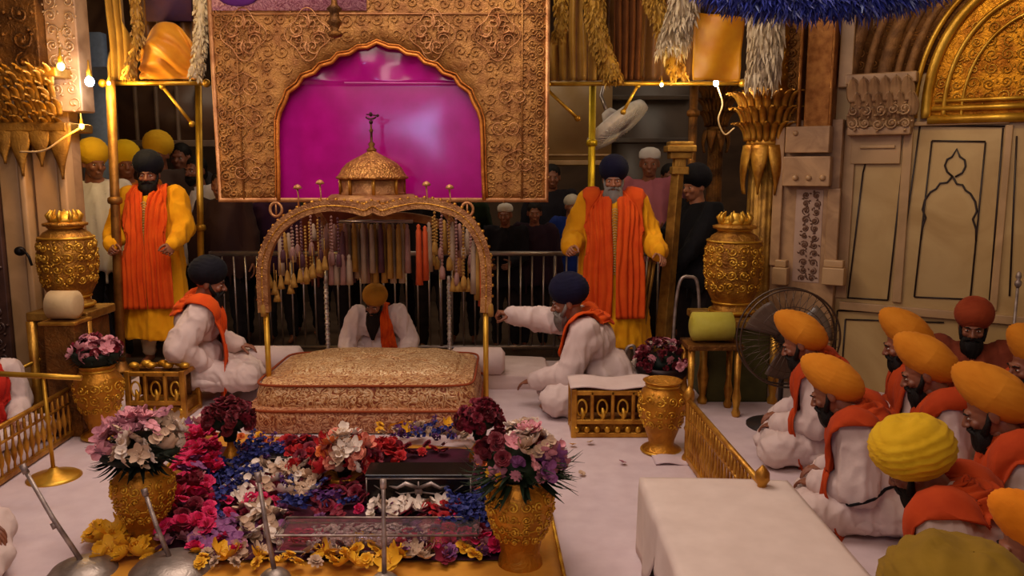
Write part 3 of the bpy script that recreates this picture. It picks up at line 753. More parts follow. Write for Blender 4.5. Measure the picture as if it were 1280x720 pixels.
# ---- hanging drapes between the pillars, and the rods below them
DR_OR = fabric('glowing saffron satin', 'c8780c', 'dc9420', .5, 30, .2, .3, .4)
DR_GO = fabric('old gold satin', '9a6c20', 'b48630', .5, 30, .3, .3, .4)
DR_BR = fabric('brown gold satin', '6e441c', '855a26', .5, 30, .3, .3, .4)
DR_CR = fabric('cream tinsel', 'c0a882', 'd6c4a2', .5, 60, .6, .3, .5)
def drape(px0, px1, py0, py1, Y, mat, label, nf=6, amp=.03, gather=None, seed=0, name='drape', group=None):
    a, b = at(px0, py0, Y), at(px1, py1, Y); m = MB()
    def f(u, v):
        uu = u
        if gather is not None: uu = gather+(u-gather)*(1-.55*math.sin(PI*min(1, v*1.1))**2*.9)
        x = a.x+(b.x-a.x)*uu; z = a.z+(b.z-a.z)*v
        y = Y+amp*math.sin(uu*nf*2*PI+1.4*nz(V((v*1.5, seed, uu))))+amp*.7*nz(V((uu*4, v*2.2, seed)))
        return V((x, y, z))
    m.grid(f, 60, 30); return tag(m.build(name, mat, None, solid=.012), label, 'drape', group)
drape(126, 172, -60, 101, 6.35, DR_GO, 'old gold gathered curtain beside the left pier', 4, .04, .3, 1)
o = drape(168, 252, -60, 102, 6.55, DR_BR, 'brown satin backing curtain left of the big gold hanging', 5, .03, None, 2)
# the rounded saffron swag bulging out of that bay
m = MB()
def swag(u, v):
    p0 = at(176, 95, 6.35); p1 = at(244, 98, 6.35); x = p0.x+(p1.x-p0.x)*u; top = at(200, 28, 6.35).z; bot = at(200, 99, 6.35).z
    h = (top-bot)*(1-abs(u-.55)**2.2*2.2)
    z = bot+h*v; return V((x, 6.35-.16*math.sin(PI*v)*math.sin(PI*u)-.02*math.sin((u*3+v*4)*4+2*nz(V((u*3,v*3,0)))), z))
m.grid(swag, 50, 40); tag(m.build('swag', DR_OR, None, solid=.012), 'bulging bright saffron cloth swag in the upper left bay', 'swag')
m = MB(); q0 = at(190,-20,6.6); q1 = at(248,30,6.6); m.box(((q0.x+q1.x)/2, 6.48, (q0.z+q1.z)/2), (q1.x-q0.x, .05, q0.z-q1.z)); tag(m.build('valance', fabric('plum cloth', '3c2440', '4c2c3c')), 'dark plum valance above the saffron swag', 'valance')

drape(684, 745, -60, 101, 6.45, DR_GO, 'old gold curtain just right of the big hanging', 5, .04, .4, 3)
drape(735, 868, -60, 101, 6.6, DR_BR, 'brown satin curtain between two shaggy gold garlands', 6, .035, None, 4)
drape(770, 800, -60, 100, 6.5, fabric('reddish brown satin', '74421e', '865228'), 'reddish brown pleated curtain panel behind the fan bay', 4, .03, None, 5)
def shaggy(pts, r, mat, label, n=900, ln=.055, seed=1, dirdown=.7, name='tinsel_garland', group=None, th=.0045):
    "a garland of countless little tinsel leaves"
    rnd = random.Random(seed); sp_ = spline(pts, 40); m = MB(); m.tube(sp_, [x*.75 for x in r] if isinstance(r, list) else r*.7, n=10)
    for k in range(n):
        t = rnd.random()*.999; i = int(t*39); p = sp_[i].lerp(sp_[i+1], t*39-i); rr = (r[i] if isinstance(r, list) else r)
        a = rnd.uniform(0, 2*PI); d = V((math.cos(a), math.sin(a)*.8, rnd.uniform(-.3,.3))).normalized(); b = p+d*rr*.65
        e = b+(d*(1-dirdown)+V((rnd.uniform(-.2,.2),rnd.uniform(-.2,.2),-dirdown))).normalized()*ln*rnd.uniform(.6,1.3)
        s_ = (e-b).cross(V((rnd.uniform(-1,1),rnd.uniform(-1,1),rnd.uniform(-1,1)))).normalized()*th*rnd.uniform(1,2); mid = (b+e)/2+d*ln*.15
        m.add([b-s_*.5, b+s_*.5, mid+s_*1.3, e, mid-s_*1.3], [(0,1,2,4),(4,2,3)])
    o = m.build(name, mat, None); return tag(o, label, 'garland', group)
YT = fabric('yellow gold tinsel', 'a87a2c', 'c0943c', .5, 60, .6)
shaggy([at(168,-85,6.2), at(168,-20,6.2), at(172,40,6.18), at(158,96,6.2)], .035, DR_GO, 'narrow old gold garland hanging left of the saffron swag', 700, .05, 7)
shaggy([at(252,-85,6.2), at(252,-30,6.2), at(250,50,6.18), at(244,98,6.2)], .05, DR_CR, 'pale gold garland against the left edge of the big hanging', 800, .05, 8)
shaggy([at(742,-85,6.2), at(742,-20,6.2), at(748,40,6.2), at(768,100,6.2)], .08, YT, 'shaggy yellow gold garland hanging left of the brown curtain', 1500, .06, 2)
shaggy([at(812,-85,6.2), at(812,-20,6.2), at(826,20,6.2), at(850,97,6.2)], .075, YT, 'shaggy yellow gold garland hanging right of the brown curtain', 1300, .06, 3)
shaggy([at(866,-90,6.1), at(862,-30,6.0), at(850,20,6.0), at(838,60,6.05)], .11, DR_CR, 'cream tinsel tuft under the left end of the blue tinsel fringe', 1700, .10, 4)
shaggy([at(955,-10,5.6), at(958,40,5.6), at(952,95,5.65)], .10, DR_CR, 'cream tinsel tassel hanging in front of the right palm capital', 2000, .12, 5, .8)
shaggy([at(700,-90,6.15), at(700,-20,6.1), at(702,20,6.1), at(696,48,6.1)], .04, YT, 'small gold tinsel tuft by the right edge of the big hanging', 400, .06, 6)
m = MB()
def banner(u, v):
    a, b, c, d = at(868,15,5.95), at(932,22,5.95), at(866,100,5.95), at(924,102,5.95)
    p = a.lerp(b, u).lerp(c.lerp(d, u), v); p.y += .02*math.sin(u*7+v*3)+.02*nz(V((u*3,v*3,1))); return p
m.grid(banner, 24, 24); tag(m.build('satin_banner', fabric('bright amber satin', 'dc8a0c', 'eaa61c', .4, 20, .15, .2, .5), None, solid=.01), 'square of bright amber satin hung under the blue fringe', 'banner')
# blue tinsel fringe, near the camera, ring shaped canopy edge
rnd = random.Random(11); BL = fabric('royal blue tinsel', '1c2678', '2e3ca0', .4, 60, .4, .3, .6); LB = fabric('light blue tinsel', '7f90c8', '98a8d8', .4, 60, .4)
fb = empty('fringe_canopy', at(1020,-20,4.2), 0, 'dark blue shaggy tinsel fringe hanging at the top right', 'fringe'); c0 = fb.location.copy()
ps = spline([at(880,-14,4.3), at(930,8,4.2), at(1000,16,4.1), at(1080,13,4.1), at(1140,2,4.2), at(1200,-30,4.3)], 60)
m = MB(); m.tube([p-c0+V((0,0,.07)) for p in ps], .05, n=10); m.build('core', BL, fb)
for q_ in (0, 20, 40, 59):
    m = MB(); p = ps[q_]-c0; m.tube([p+V((0,0,.08)), V((p.x, p.y, 4.0-c0.z))], .006, n=6); m.build('suspension_cord', GOLD_D, fb)
m = MB(); m2 = MB()
for k in range(4200):
    t = rnd.random()*.999; i = int(t*59); p = ps[i].lerp(ps[i+1], t*59-i)-c0+V((0,0,.05)); a = rnd.uniform(0, 2*PI)
    d = V((math.cos(a)*.6, math.sin(a), rnd.uniform(-.5,.8))).normalized(); b = p+d*.045
    e = b+(d*.6+V((rnd.uniform(-.5,.5),rnd.uniform(-.4,.4),-.6))).normalized()*rnd.uniform(.05,.13)
    s_ = (e-b).cross(V((rnd.uniform(-1,1),rnd.uniform(-1,1),rnd.uniform(-1,1)))).normalized()*.006; mid = (b+e)/2+d*.012
    (m2 if rnd.random() < .06 else m).add([b-s_*.5, b+s_*.5, mid+s_, e, mid-s_], [(0,1,2,4),(4,2,3)])
m.build('blue_tinsel', BL, fb); m2.build('pale_tinsel', LB, fb)

# rods, brackets and posts
def rod(name, pts, r, mat, label, cat='rod', parts=None, n=10):
    o = empty(name, pts[0], 0, label, cat); m = MB(); p0 = V(pts[0]); m.tube([V(p)-p0 for p in pts], r, n=n); m.build('bar', mat, o)
    m = MB()
    for p in (pts[0], pts[-1]):
        m.ell(V(p)-p0, (r*1.9,)*3 if not isinstance(r, list) else (r[0]*1.5,)*3, n=12, m=8)
    m.build('knob', mat, o); return o
rod('curtain_rod', [at(128,104,6.3), at(258,104,6.3)], .017, GOLD_Y, 'brass rod under the left bay drapes', 'curtain rod')
rod('curtain_rod', [at(684,105,6.3), at(928,104,6.3)], .017, GOLD_Y, 'brass rod running under the right bay drapes', 'curtain rod')
rod('brace', [at(203,108,6.32), at(240,155,6.32)], .013, GOLD_Y, 'slanting brass brace under the left rod', 'brace')
rod('brace', [at(684,112,6.32), at(722,148,6.32)], .013, GOLD_Y, 'slanting brass brace right beside the big hanging', 'brace')
rod('brace', [at(797,107,6.32), at(779,140,6.32)], .012, GOLD_Y, 'short pale brass brace above the white fan', 'brace')
def post(px0, py0, px1, py1, Y, r, mat, label, name='brass_post', square=False, collars=()):
    a = at(px0, py0, Y); b = at(px1, py1, Y); b = V((b.x, b.y, 0 if Y < 6.55 else -.12)); o = empty(name, b, 0, label, 'post'); m = MB()
    m.tube([a-b, (a-b)/2, V((0,0,0))], r, n=14); m.build('shaft', mat, o)
    m = MB(); m.lathe([(r*2.4,0),(r*2.4,.02),(r*1.7,.04),(r*1.3,.07),(r*1.0,.09)], n=20); m.build('foot', mat, o)
    for zz in collars:
        m = MB(); c = (a-b)*zz; m.lathe([(r,-.03),(r*1.5,-.02),(r*1.6,0),(r*1.5,.02),(r,.03)], c, 18); m.build('collar', mat, o)
    return o
post(138,100,150,440,6.2,.034, gold('worn copper gilding', 'a87434', '7c5022', .4, 'n', 30, .5), 'thick worn gold post left of the left standing attendant', collars=(.6,))
post(248,104,252,440,6.9,.028, GOLD_Y, 'slim bright brass post left of the big hanging', collars=(.5,))
post(741,104,736,440,6.75,.030, gold('lemon brass', 'e8c428', 'c09a18', .3, 'n', 20, .2), 'bright yellow brass post behind the right standing attendant', collars=(.6,.8))
post(868,104,856,440,6.75,.035, GOLD_D, 'dark carved post under the amber satin banner', collars=(.3,.5,.7,.9))
# flared gold post, leaning slightly
a = at(850,182,6.25); b = V((at(826,440,6.25).x, 6.25, 0)); o = empty('flared_post', b, 0, 'ochre gold post with flared square head beside the right attendant', 'post')
m = MB(); m.tube([V((0,0,0)), (a-b)*.5, (a-b)*.93], [.07,.06,.05], n=4, flat=(1,0,0)); m.build('shaft', gold('ochre gilding','b08438'), o, bevel=.006, smooth=False)
m = MB(); c = a-b; 
for w, z0, z1 in ((.10,-.22,-.16),(.13,-.10,-.05),(.17,-.05,0),(.14,0,.03)): m.box(c+V((0,0,(z0+z1)/2)), (w*1.3, w*1.1, z1-z0))
m.box(c+V((0,0,-.13)), (.09,.09,.1)); m.build('head', gold('ochre gilding','b08438'), o, bevel=.008)
m = MB(); m.box((0,0,.04), (.24,.2,.08)); m.build('foot', gold('ochre gilding','b08438'), o, bevel=.01)
# thin dark carved strip in the right bay
# lamps
def lamp(px, py, Y, colr, pw, label, r=.022, strength=30):
    p = at(px, py, Y); o = empty('bulb_lamp', p, 0, label, 'lamp'); m = MB(); m.ell((0,0,0), (r,r,r*1.2)); m.build('bulb', plain('bulb '+colr, 'ffffff', emit=colr, es=strength), o)
    m = MB(); m.lathe([(r*.5,r*1.0),(r*.6,r*1.4),(r*.6,r*2.6),(r*.3,r*2.9),(.004,r*5)], n=14); m.build('socket', GOLD_Y, o)
    l = bpy.data.lights.new('lamp_light', 'POINT'); l.energy = pw; l.color = lin(colr)[:3]; l.shadow_soft_size = .05; lo = bpy.data.objects.new('lamp_light', l); COL.objects.link(lo); lo.parent = o; lo.location = (0,-.07,-.02)
lamp(112,102,5.12,'dfe6ff',9,'brilliant white bulb before the carved strip of the left pier, by the rod end', .026, 60)
lamp(895,104,6.1,'fff0cc',8,'small white bulb on the rod under the amber banner', .020, 50)
lamp(827,106,6.15,'ffdc80',3,'small warm bulb on the rod above the capped onlooker', .013, 15)
lamp(136,104,6.15,'ffdc80',24,'tiny warm bulb next to the brilliant white one', .013, 15)
lamp(76,83,5.0,'ffc030',8,'yellow flame-shaped bulb on the brown left pier', .022, 12)
lamp(102,158,5.05,'ffb838',7,'yellow bulb on a wire by the left pier capital', .016, 8)
m = MB(); m.tube(spline([at(25,190,5.0), at(55,188,4.98), at(80,172,5.0), at(100,160,5.02)], 30), .006, n=6); tag(m.build('lamp_cable', plain('pale cable', 'c8a878', .5)), 'pale cable sagging across the left pier capital', 'cable')
m = MB(); m.tube(spline([at(897,108,6.1), at(903,130,6.1), at(898,150,6.1), at(906,168,6.1), at(918,160,6.1)], 30), .006, n=6); tag(m.build('lamp_cable', plain('pale cable', 'c8a878', .5)), 'pale cable curling down from the right white bulb', 'cable')
m = MB(); m.tube(spline([at(22,310,5.05), at(34,318,5.0), at(40,332,5.0)], 16), .008, n=6); b_ = at(25,314,5.05); m.ell(b_, (.035,.03,.03)); tag(m.build('door_hook', plain('black iron', '14100e', .5, .6)), 'black iron hook fixed to the left marble pier', 'hook')

m = MB(); m.box((-.2,6.5,3.62), (7.4,.75,.84)); structure(m.build('trim_1', GOLD_D, None, False, bevel=.02))
for k, px in enumerate((955,)):
    p = at(955,-10,5.6); o = empty('suspension_cord', p, 0, 'cord holding the cream tassel over the right palm capital', 'cord'); m = MB(); m.tube([V((0,0,-.02)), V((0,0,4.0-p.z))], .007, n=6); m.build('cord', GOLD_D, o); m = MB(); m.ell((0,0,0), (.02,)*3); m.build('knot', GOLD_D, o)
# ------------------------------------------------------------------ the big embossed gold hanging with its magenta arch
PY_ = 5.6
hz = empty('gold_hanging', at(470, 250, PY_), 0, 'huge embossed gold hanging with a cusped arch filled by magenta satin', 'hanging'); ho = hz.location.copy()
def L5(px, py, dy=0): p = at(px, py, PY_)-ho; return V((p.x, dy, p.z))
bl, br = L5(276, 250), L5(683, 250); TOPZ = L5(470,-20).z+.35
H_EMB = gold('embossed hanging gold', 'b07c3c', '8c5826', .42, 'n', 30, .8, .010, .4)
half = [(350,252),(350,215),(349,180),(349,152),(352,140),(358,128),(362,116),(374,107),(380,97),(394,92),(402,83),(416,79),(424,70),(438,68),(448,61),(460,60),(472,54)]
lz = [L5(x, y) for x, y in half]; xc = L5(473,54).x
left = [(p.x, p.z) for p in lz]; right = [(2*xc-x, z) for x, z in reversed(left[:-1])]
outl = left+right; outl = [(x, max(z, bl.z)) for x, z in outl]
m = MB(); rings = []
fine = []
for i in range(len(outl)-1):
    for k in range(3): t = k/3; fine.append((outl[i][0]*(1-t)+outl[i+1][0]*t, outl[i][1]*(1-t)+outl[i+1][1]*t))
fine.append(outl[-1])
def outer_of(i, n):
    (x, z) = fine[i]; 
    dx, dz = x-xc, z-(bl.z+.45)
    if z <= bl.z+.5: return (bl.x if x < xc else br.x, z)
    # shoot outwards to the frame
    k = min(abs((bl.x if dx < 0 else br.x)-xc)/max(abs(dx), 1e-6), (TOPZ-(bl.z+.45))/max(dz, 1e-6)); return (xc+dx*k, bl.z+.45+dz*k)
for yy in (0,):
    inn = [V((x, 0, z)) for x, z in fine]; out = [V((outer_of(i, 0)[0], 0, outer_of(i, 0)[1])) for i in range(len(fine))]
rows = [[a_.lerp(b_, k/6) for a_, b_ in zip(inn, out)] for k in range(7)]
m.loft(rows, cap=False, close=False)
m.add([(bl.x,0,TOPZ),(bl.x,0,TOPZ-1e-3),(br.x,0,TOPZ-1e-3),(br.x,0,TOPZ)], [(0,1,2,3)])
# corner fillers
best = max(range(len(out)), key=lambda i: (out[i].z > TOPZ-.01, -out[i].x)); 
tl = [p for p in out if abs(p.z-TOPZ) < .01]; sl = [p for p in out if abs(p.x-bl.x) < .01]
a_ = min(tl, key=lambda p: p.x); b_ = max(sl, key=lambda p: p.z); m.add([(bl.x,0,TOPZ), tuple(b_), tuple(a_)], [(0,1,2)])
tr_ = [p for p in out if abs(p.z-TOPZ) < .01]; sr = [p for p in out if abs(p.x-br.x) < .01]
a_ = max(tr_, key=lambda p: p.x); b_ = max(sr, key=lambda p: p.z); m.add([(br.x,0,TOPZ), tuple(a_), tuple(b_)], [(0,1,2)])
EC = m.build('embossed_cloth', H_EMB, hz, solid=.03)
for q_ in (bl.x+.1, xc, br.x-.1):
    m = MB(); m.tube([V((q_,0,TOPZ-.03)), V((q_,0,4.0-ho.z))], .012, n=8); m.build('suspension_cord', GOLD_D, hz)
def inarch(x, z):
    # inside the arch opening, slightly enlarged
    if abs(x-xc) > .70: return False
    zs = [zz for xx, zz in fine if abs(xx-x) < .06]; return bool(zs) and z < max(zs)+.06
def okp(u, v): x = bl.x+u; z = bl.z+v; return not inarch(x, z)
fH = lambda u, v, l: V((bl.x+u, -.02-l, bl.z+v))
W_, H_ = br.x-bl.x, TOPZ-bl.z
scrolls(fH, W_, H_, .105, .0048, 5, okp).build('scroll_relief', H_EMB, EC)
# wide floral bands along both sides
for sx in (-1, 1):
    x0 = (bl.x if sx < 0 else br.x); m = MB()
    for k in range(44): spiral(m, lambda u, v, l: V((x0-sx*(.05 if k % 2 else .10)+u*sx, -.022-l, bl.z+.04+k*.042+v)), 0, 0, .034, 1.3, 1 if k % 2 else -1, k, .0055)
    m.tube([V((x0-sx*.17,-.02,bl.z)), V((x0-sx*.17,-.02,TOPZ))], .008, n=6); m.build('side_band_relief', H_EMB, EC)
# four medallions
GPINK = gold('rose gold thread', 'c8905c', '9c6438', .38, 'n', 30, .5, .006, .5)
for (mx, my, w) in ((306,44,.30),(386,44,.30),(541,44,.30),(622,44,.30)):
    c = L5(mx, my); m = MB()
    def fm(u, v, l, c=c): return V((c.x+u, -.03-l, c.z+v))
    for q in range(4):
        a = q*PI/2+PI/4
        for hd in (1, -1): spiral(m, fm, .075*math.cos(a+hd*.35), .075*math.sin(a+hd*.35)*1.15, .05, 1.2, hd, a, .0055)
        a = q*PI/2; d = .13
        m.tube([fm(.03*math.cos(a),.03*math.sin(a),0), fm(d*.6*math.cos(a)+.02*math.sin(a), d*.6*math.sin(a)+.02*math.cos(a), .01), fm(d*math.cos(a), d*1.15*math.sin(a), 0)], [.004,.010,.003], n=6)
    m.tube([fm(.135*math.cos(t)*(1+.16*math.cos(4*t)), .15*math.sin(t)*(1+.16*math.cos(4*t)), 0) for t in [2*PI*i/40 for i in range(40)]], .004, n=6, closed=True); m.build('medallion', GPINK, EC)
for (mx, my) in ((312,150),(312,215),(640,120),(648,205),(306,110),(632,160)):
    c = L5(mx, my); m = MB(); fm = lambda u, v, l, c=c: V((c.x+u, -.028-l, c.z+v))
    for hd in (1, -1): spiral(m, fm, hd*.05, 0, .055, 1.5, hd, 0 if hd < 0 else PI, .0045)
    m.tube([fm(-.1,.05,0), fm(0,.1,0), fm(.1,.05,0)], .0035, n=6); m.build('sprig_relief', GPINK, EC)
m = MB(); pts = [V((x, -.03, z)) for x, z in fine]; m.tube(pts, .013, n=8); pts2 = [V((xc+(x-xc)*1.03, -.028, z+.02)) for x, z in fine]; m.tube(pts2, .006, n=6)
m.build('arch_rim', gold('arch rim gold', 'd88a3a', 'a85c20', .35), hz)
m = MB(); m.tube([V((bl.x,-.01,TOPZ)), V((bl.x,-.01,bl.z)), V((br.x,-.01,br.z)), V((br.x,-.01,TOPZ))], .02, n=8); z = L5(470,18).z; m.tube([V((bl.x,-.02,z)), V((br.x,-.02,z))], .008, n=6)
m.build('border_cord', GPINK, hz)
for k in range(2): pass
m = MB(); m.box(((bl.x+L5(455,0).x)/2+.02, -.022, (L5(0,14).z+TOPZ)/2), (L5(455,0).x-bl.x, .015, TOPZ-L5(0,14).z)); m.build('pink_header', brocade('pink brocade', 'b8788a', '8c4a5c', 'd09aa0', 20, .1, .4), hz)
m = MB(); c = L5(300, -2); m.ell((c.x,-.04,c.z), (.13,.02,.06)); m.build('header_motif', fabric('purple velvet', '4a1858', '5c2470'), hz)
# magenta satin with its seam
MG = fabric('magenta satin', '98006c', 'a8067c', .16, 9, .05, .15, .6)
m = MB(); x0, x1 = L5(336,0).x, L5(608,0).x; zt = L5(0,52).z
def sat(u, v):
    x = x0+(x1-x0)*u; z = bl.z+(zt-bl.z)*v; y = .035+.006*nz(V((x*2, z*2.2, 3)))
    sz = L5(0,103).z
    if z > sz: y += .018*math.sin((x-xc)*16/(1+(z-sz)*1.2))*min(1, (z-sz)*8)-.01
    return V((x, y, z))
m.grid(sat, 90, 70); SAT = m.build('magenta_satin', MG, hz)
m = MB(); m.tube([V((L5(430,103).x, .012, L5(0,103).z)), V((L5(575,105).x, .012, L5(0,104).z))], .004, n=6); m.build('satin_seam', fabric('pale pink seam', 'd070b0'), SAT)
# chain hanging before it with gold finial
ch = empty('hanging_finial', at(419,48,5.3), 0, 'small turned gold finial hanging from a chain before the left of the gold hanging', 'pendant'); m = MB()
m.lathe([(.002,0),(.04,.012),(.05,.03),(.02,.05),(.035,.08),(.05,.1),(.03,.125),(.03,.16),(.05,.18),(.02,.21),(.012,.3)], n=18); m.build('finial', GOLD_D, ch)
m = MB()
for k in range(14): m.ell((0,0,.31+k*.055), (.012,.012,.028), n=8, m=6)
m.build('chain', GOLD_D, ch)

# ------------------------------------------------------------------ palki: gilded canopy over the book
YF, YB = 4.95, 5.95
pk = empty('palki_canopy', (at(466,500,YF).x, YF, 0), 0, 'gilded palanquin canopy with arched front, small dome and four slim posts', 'canopy'); po = pk.location.copy()
def K(px, py, Y=YF): return at(px, py, Y)-po
G_ARCH = gold('rosy gilding', 'b8844e', '8a5834', .40, 'n', 34, .9, .010, .5)
aL, aR = K(332,380), K(607,380)
m = MB(); m.tube([V((aL.x,0,0)), V((aL.x,0,aL.z))], .017, n=14); m.build('post', GOLD_Y, pk)
m = MB(); m.tube([V((aR.x,0,0)), V((aR.x,0,aR.z))], .017, n=14); m.build('post', GOLD_Y, pk)
for px in (407, 561):
    p = K(px, 345, YB); q = V((p.x, YB-YF, 0)); m = MB(); sp_ = [q+V((0,0,.2)), q+V((0,0,p.z))]
    prof = [(.018,.2)];
    for k in range(14): z = .22+k*(p.z-.25)/14; prof += [(.012,z),(.020,z+.02),(.013,z+.04)]
    prof.append((.014, p.z)); m.lathe(prof, (q.x,q.y,0), 14); m.build('rear_post', SILVER, pk)
    m = MB(); m.box((q.x,q.y,.10), (.13,.13,.2)); m.box((q.x,q.y,.21), (.10,.10,.03)); m.box((q.x,q.y,.02), (.16,.16,.04)); m.build('post_block', marble('warm white marble','d2bca4'), pk, bevel=.008)
archp = [(331,390),(329,345),(332,318),(343,293),(360,275),(385,262),(412,257),(440,259),(456,263),(467,258),(478,263),(496,258),(524,254),(552,258),(576,268),(594,288),(605,315),(608,350),(607,390)]
ap = spline([K(*p) for p in archp], 110)
def flatarch(mb, pts, w, d, yo=0):
    n = len(pts); rings = []
    for i, p in enumerate(pts):
        t = (pts[min(i+1,n-1)]-pts[max(i-1,0)]).normalized(); nn = V((-t.z, 0, t.x))
        rings.append([p+nn*w+V((0,yo-d,0)), p+nn*w+V((0,yo+d,0)), p-nn*w+V((0,yo+d,0)), p-nn*w+V((0,yo-d,0))])
    mb.loft(rings)
m = MB(); flatarch(m, ap, .034, .03); m.build('front_arch', G_ARCH, pk, bevel=.006)
m = MB(); n = len(ap)
for i in range(2, n-2, 2):
    t = (ap[i+1]-ap[i-1]).normalized(); nn = V((-t.z,0,t.x)); nn = nn if nn.z > 0 or abs(nn.z) < .3 and (nn.x*(ap[i].x) > 0) else -nn
    m.ell(ap[i]+nn*.037, (.011,.018,.011), n=8, m=6); m.ell(ap[i]+V((0,-.031,0)), (.007,.006,.007), n=8, m=6)
m.tube([p+V((0,-.028,0)) for p in ap], .005, n=6); m.build('scalloped_crest', GOLD, [c for c in COL.objects if c.name.startswith('front_arch')][0])
rearp = [V((x, YB-YF, z)) for x, z in ((K(407,345,YB).x-.05, K(0,345,YB).z),(K(407,0,YB).x-.04, K(0,300,YB).z),(K(430,0,YB).x,K(0,278,YB).z),(0,YB and K(0,270,YB).z,),(K(540,0,YB).x,K(0,278,YB).z),(K(561,0,YB).x+.04,K(0,300,YB).z),(K(561,0,YB).x+.05,K(0,345,YB).z))]
m = MB(); flatarch(m, spline(rearp, 60), .03, .025); m.build('rear_arch', G_ARCH, pk)
# side beams and roof slab
zr = K(466,262).z
m = MB()
for s, xf, xb in ((-1, K(385,0).x, rearp[1].x), (1, K(550,0).x, rearp[5].x)): m.tube([V((xf,0,zr)), V((xb,YB-YF,K(0,285,YB).z))], .02, n=8)
m.build('side_beam', G_ARCH, pk)
rw = .30; dc = V((K(466,243,5.35).x, .40, K(466,243,5.35).z))
m = MB(); m.lathe([(.30,-.06),(.31,-.03),(.27,0)], dc, 40); 
m.build('roof_base', G_ARCH, pk)
dz0 = K(466,222,5.35).z-K(466,243,5.35).z
m = MB(); m.lathe([(.20,-.01),(.21,.01),(.20,.02),(.205,dz0-.01)], dc, 40, lobes=8, amp=.02); drum_ = m.build('drum', G_ARCH, pk)
m = MB()
for k in range(8):
    a = 2*PI*k/8+.2; c = dc+V((.208*math.cos(a), .208*math.sin(a), 0)); m.box(c+V((0,0,dz0*.5)), (.02,.02,dz0))
m.build('drum_colonnettes', GOLD, drum_)
zt = K(466,196,5.35).z-K(466,220,5.35).z
m = MB(); m.lathe([(.20,dz0-.012),(.232,dz0-.008),(.236,dz0+.004),(.222,dz0+.014),(.21,dz0+.03),(.195,dz0+.06),(.165,dz0+.092),(.12,dz0+.12),(.07,dz0+.145),(.035,dz0+.165),(.02,dz0+.18)], dc, 64, lobes=24, amp=.02)
dome = m.build('dome', gold('glittering dome gilding', 'c8904c', '96602e', .34, 'v', 70, .9, .008), pk)
m = MB(); zf = dz0+.17; tp = K(466,141,5.35).z-dc.z
m.lathe([(.03,zf),(.034,zf+.012),(.015,zf+.03),(.024,zf+.05),(.008,zf+.065),(.008,zf+.12),(.016,zf+.135),(.006,zf+.15),(.006,tp-.05)], dc, 16); m.build('spire', GOLD_D, dome)
m = MB(); c = dc+V((0,0,tp-.03)); m.tube([c+V((.035*math.cos(R(t)), 0, .022*math.sin(R(t))+.012)) for t in range(200, 345, 12)], .006, n=6); m.ell(c+V((0,0,.02)), (.012,.008,.016), n=8, m=6); m.tube([c+V((-.03,0,.02)), c+V((.045,0,.012))], .004, n=6); m.ell(c+V((.045,0,.012)), (.01,)*3, n=8, m=6); m.ell(c+V((0,0,-.03)), (.014,)*3, n=8, m=6); m.build('finial', plain('blackened brass', '3a1c18', .4, .7), dome)
for (fx, fy, s) in ((372,236,1),(400,230,.8),(533,232,.9),(562,236,1),(345,262,1.1),(584,262,1.1)):
    m = MB(); base = K(fx, 258 if fy < 250 else 278); 
    c = K(fx, fy)
    if fy < 250:
        m.tube([V((c.x,0,base.z)), V((c.x+.004,0,(c.z+base.z)/2)), V((c.x-.002,0,c.z))], [.008,.004,.006], n=6); m.lathe([(.002,.028),(.018,.02),(.028,.004),(.022,0),(.006,-.004)], c, 12)
    else:
        m.tube([c+V((.036*math.cos(t), 0, .042*math.sin(t))) for t in [2*PI*i/20 for i in range(20)]], .009, n=6, closed=True); m.tube([c+V((0,0,.04)), c+V((0,0,.075))], [.006,.002], n=6); m.tube([c+V((0,0,-.04)), c+V((0,0,.04))], .006, n=6)
    m.build('crest_finial' if fy < 250 else 'crest_ring', GPINK, pk)
# swaying festoons inside the arch: one object per string or tassel
TCOL = [fabric('gold thread', '8a6428', 'a87c38', .5, 60, .5), fabric('cream thread', '8c7460', 'a48c74', .5, 60, .5), fabric('plum thread', '482830', '5c3840', .5, 60, .5), fabric('orange thread', 'a83c18', 'bc4e20', .5, 60, .5), fabric('pinkish beads', '845c54', '9c7468', .4, 60, .3)]
protoT = {}
def tassel_mb(L, kind):
    m = MB()
    if kind == 'bell':
        m.tube([(0,0,0),(0,0,-L*.6)], .003, n=5); m.lathe([(.003,-L*.55),(.008,-L*.6),(.014,-L*.7),(.018,-L*.85),(.026,-L)], n=12)
    elif kind == 'beads':
        k = 0
        while k*.022 < L: m.ell((0,0,-k*.022), (.009,.009,.010), n=8, m=5); k += 1
        m.lathe([(.004,-L),(.016,-L-.02),(.02,-L-.06),(.018,-L-.09)], n=10)
    else:
        m.lathe([(.003,0),(.012,-.012),(.010,-.03),(.016,-.045),(.019,-L*.7),(.022,-L)], n=12, lobes=6, amp=.12)
    return m
def tassel(px, py, Y, L, kind, mat, label, group):
    key = (kind, round(L, 2), mat.name)
    if key not in protoT: protoT[key] = tassel_mb(L, kind).mesh('tassel'); protoT[key].materials.append(mat)
    o = bpy.data.objects.new('tassel', protoT[key]); COL.objects.link(o); o.location = at(px, py, Y); return tag(o, label, 'tassel', group)
rnd = random.Random(3)
for k in range(22):   # dense central fringe
    px = 431+k*3.7; tassel(px, 279+rnd.uniform(-1,1), 5.5+.05*(k % 3), rnd.choice([.34,.38,.42]), 'strand', TCOL[[0,1,2,0,1][k % 5]] if k % 7 else TCOL[4], 'long gold, cream or plum strand in the dense fringe hanging above the reader', 'fringe strands under the canopy')
hb = MB(); a_, b_ = at(424,277,5.52), at(516,277,5.52); hb.tube([a_, b_], .012, n=8); tag(hb.build('fringe_bar', STEEL), 'thin bar carrying the dense fringe inside the canopy', 'bar')
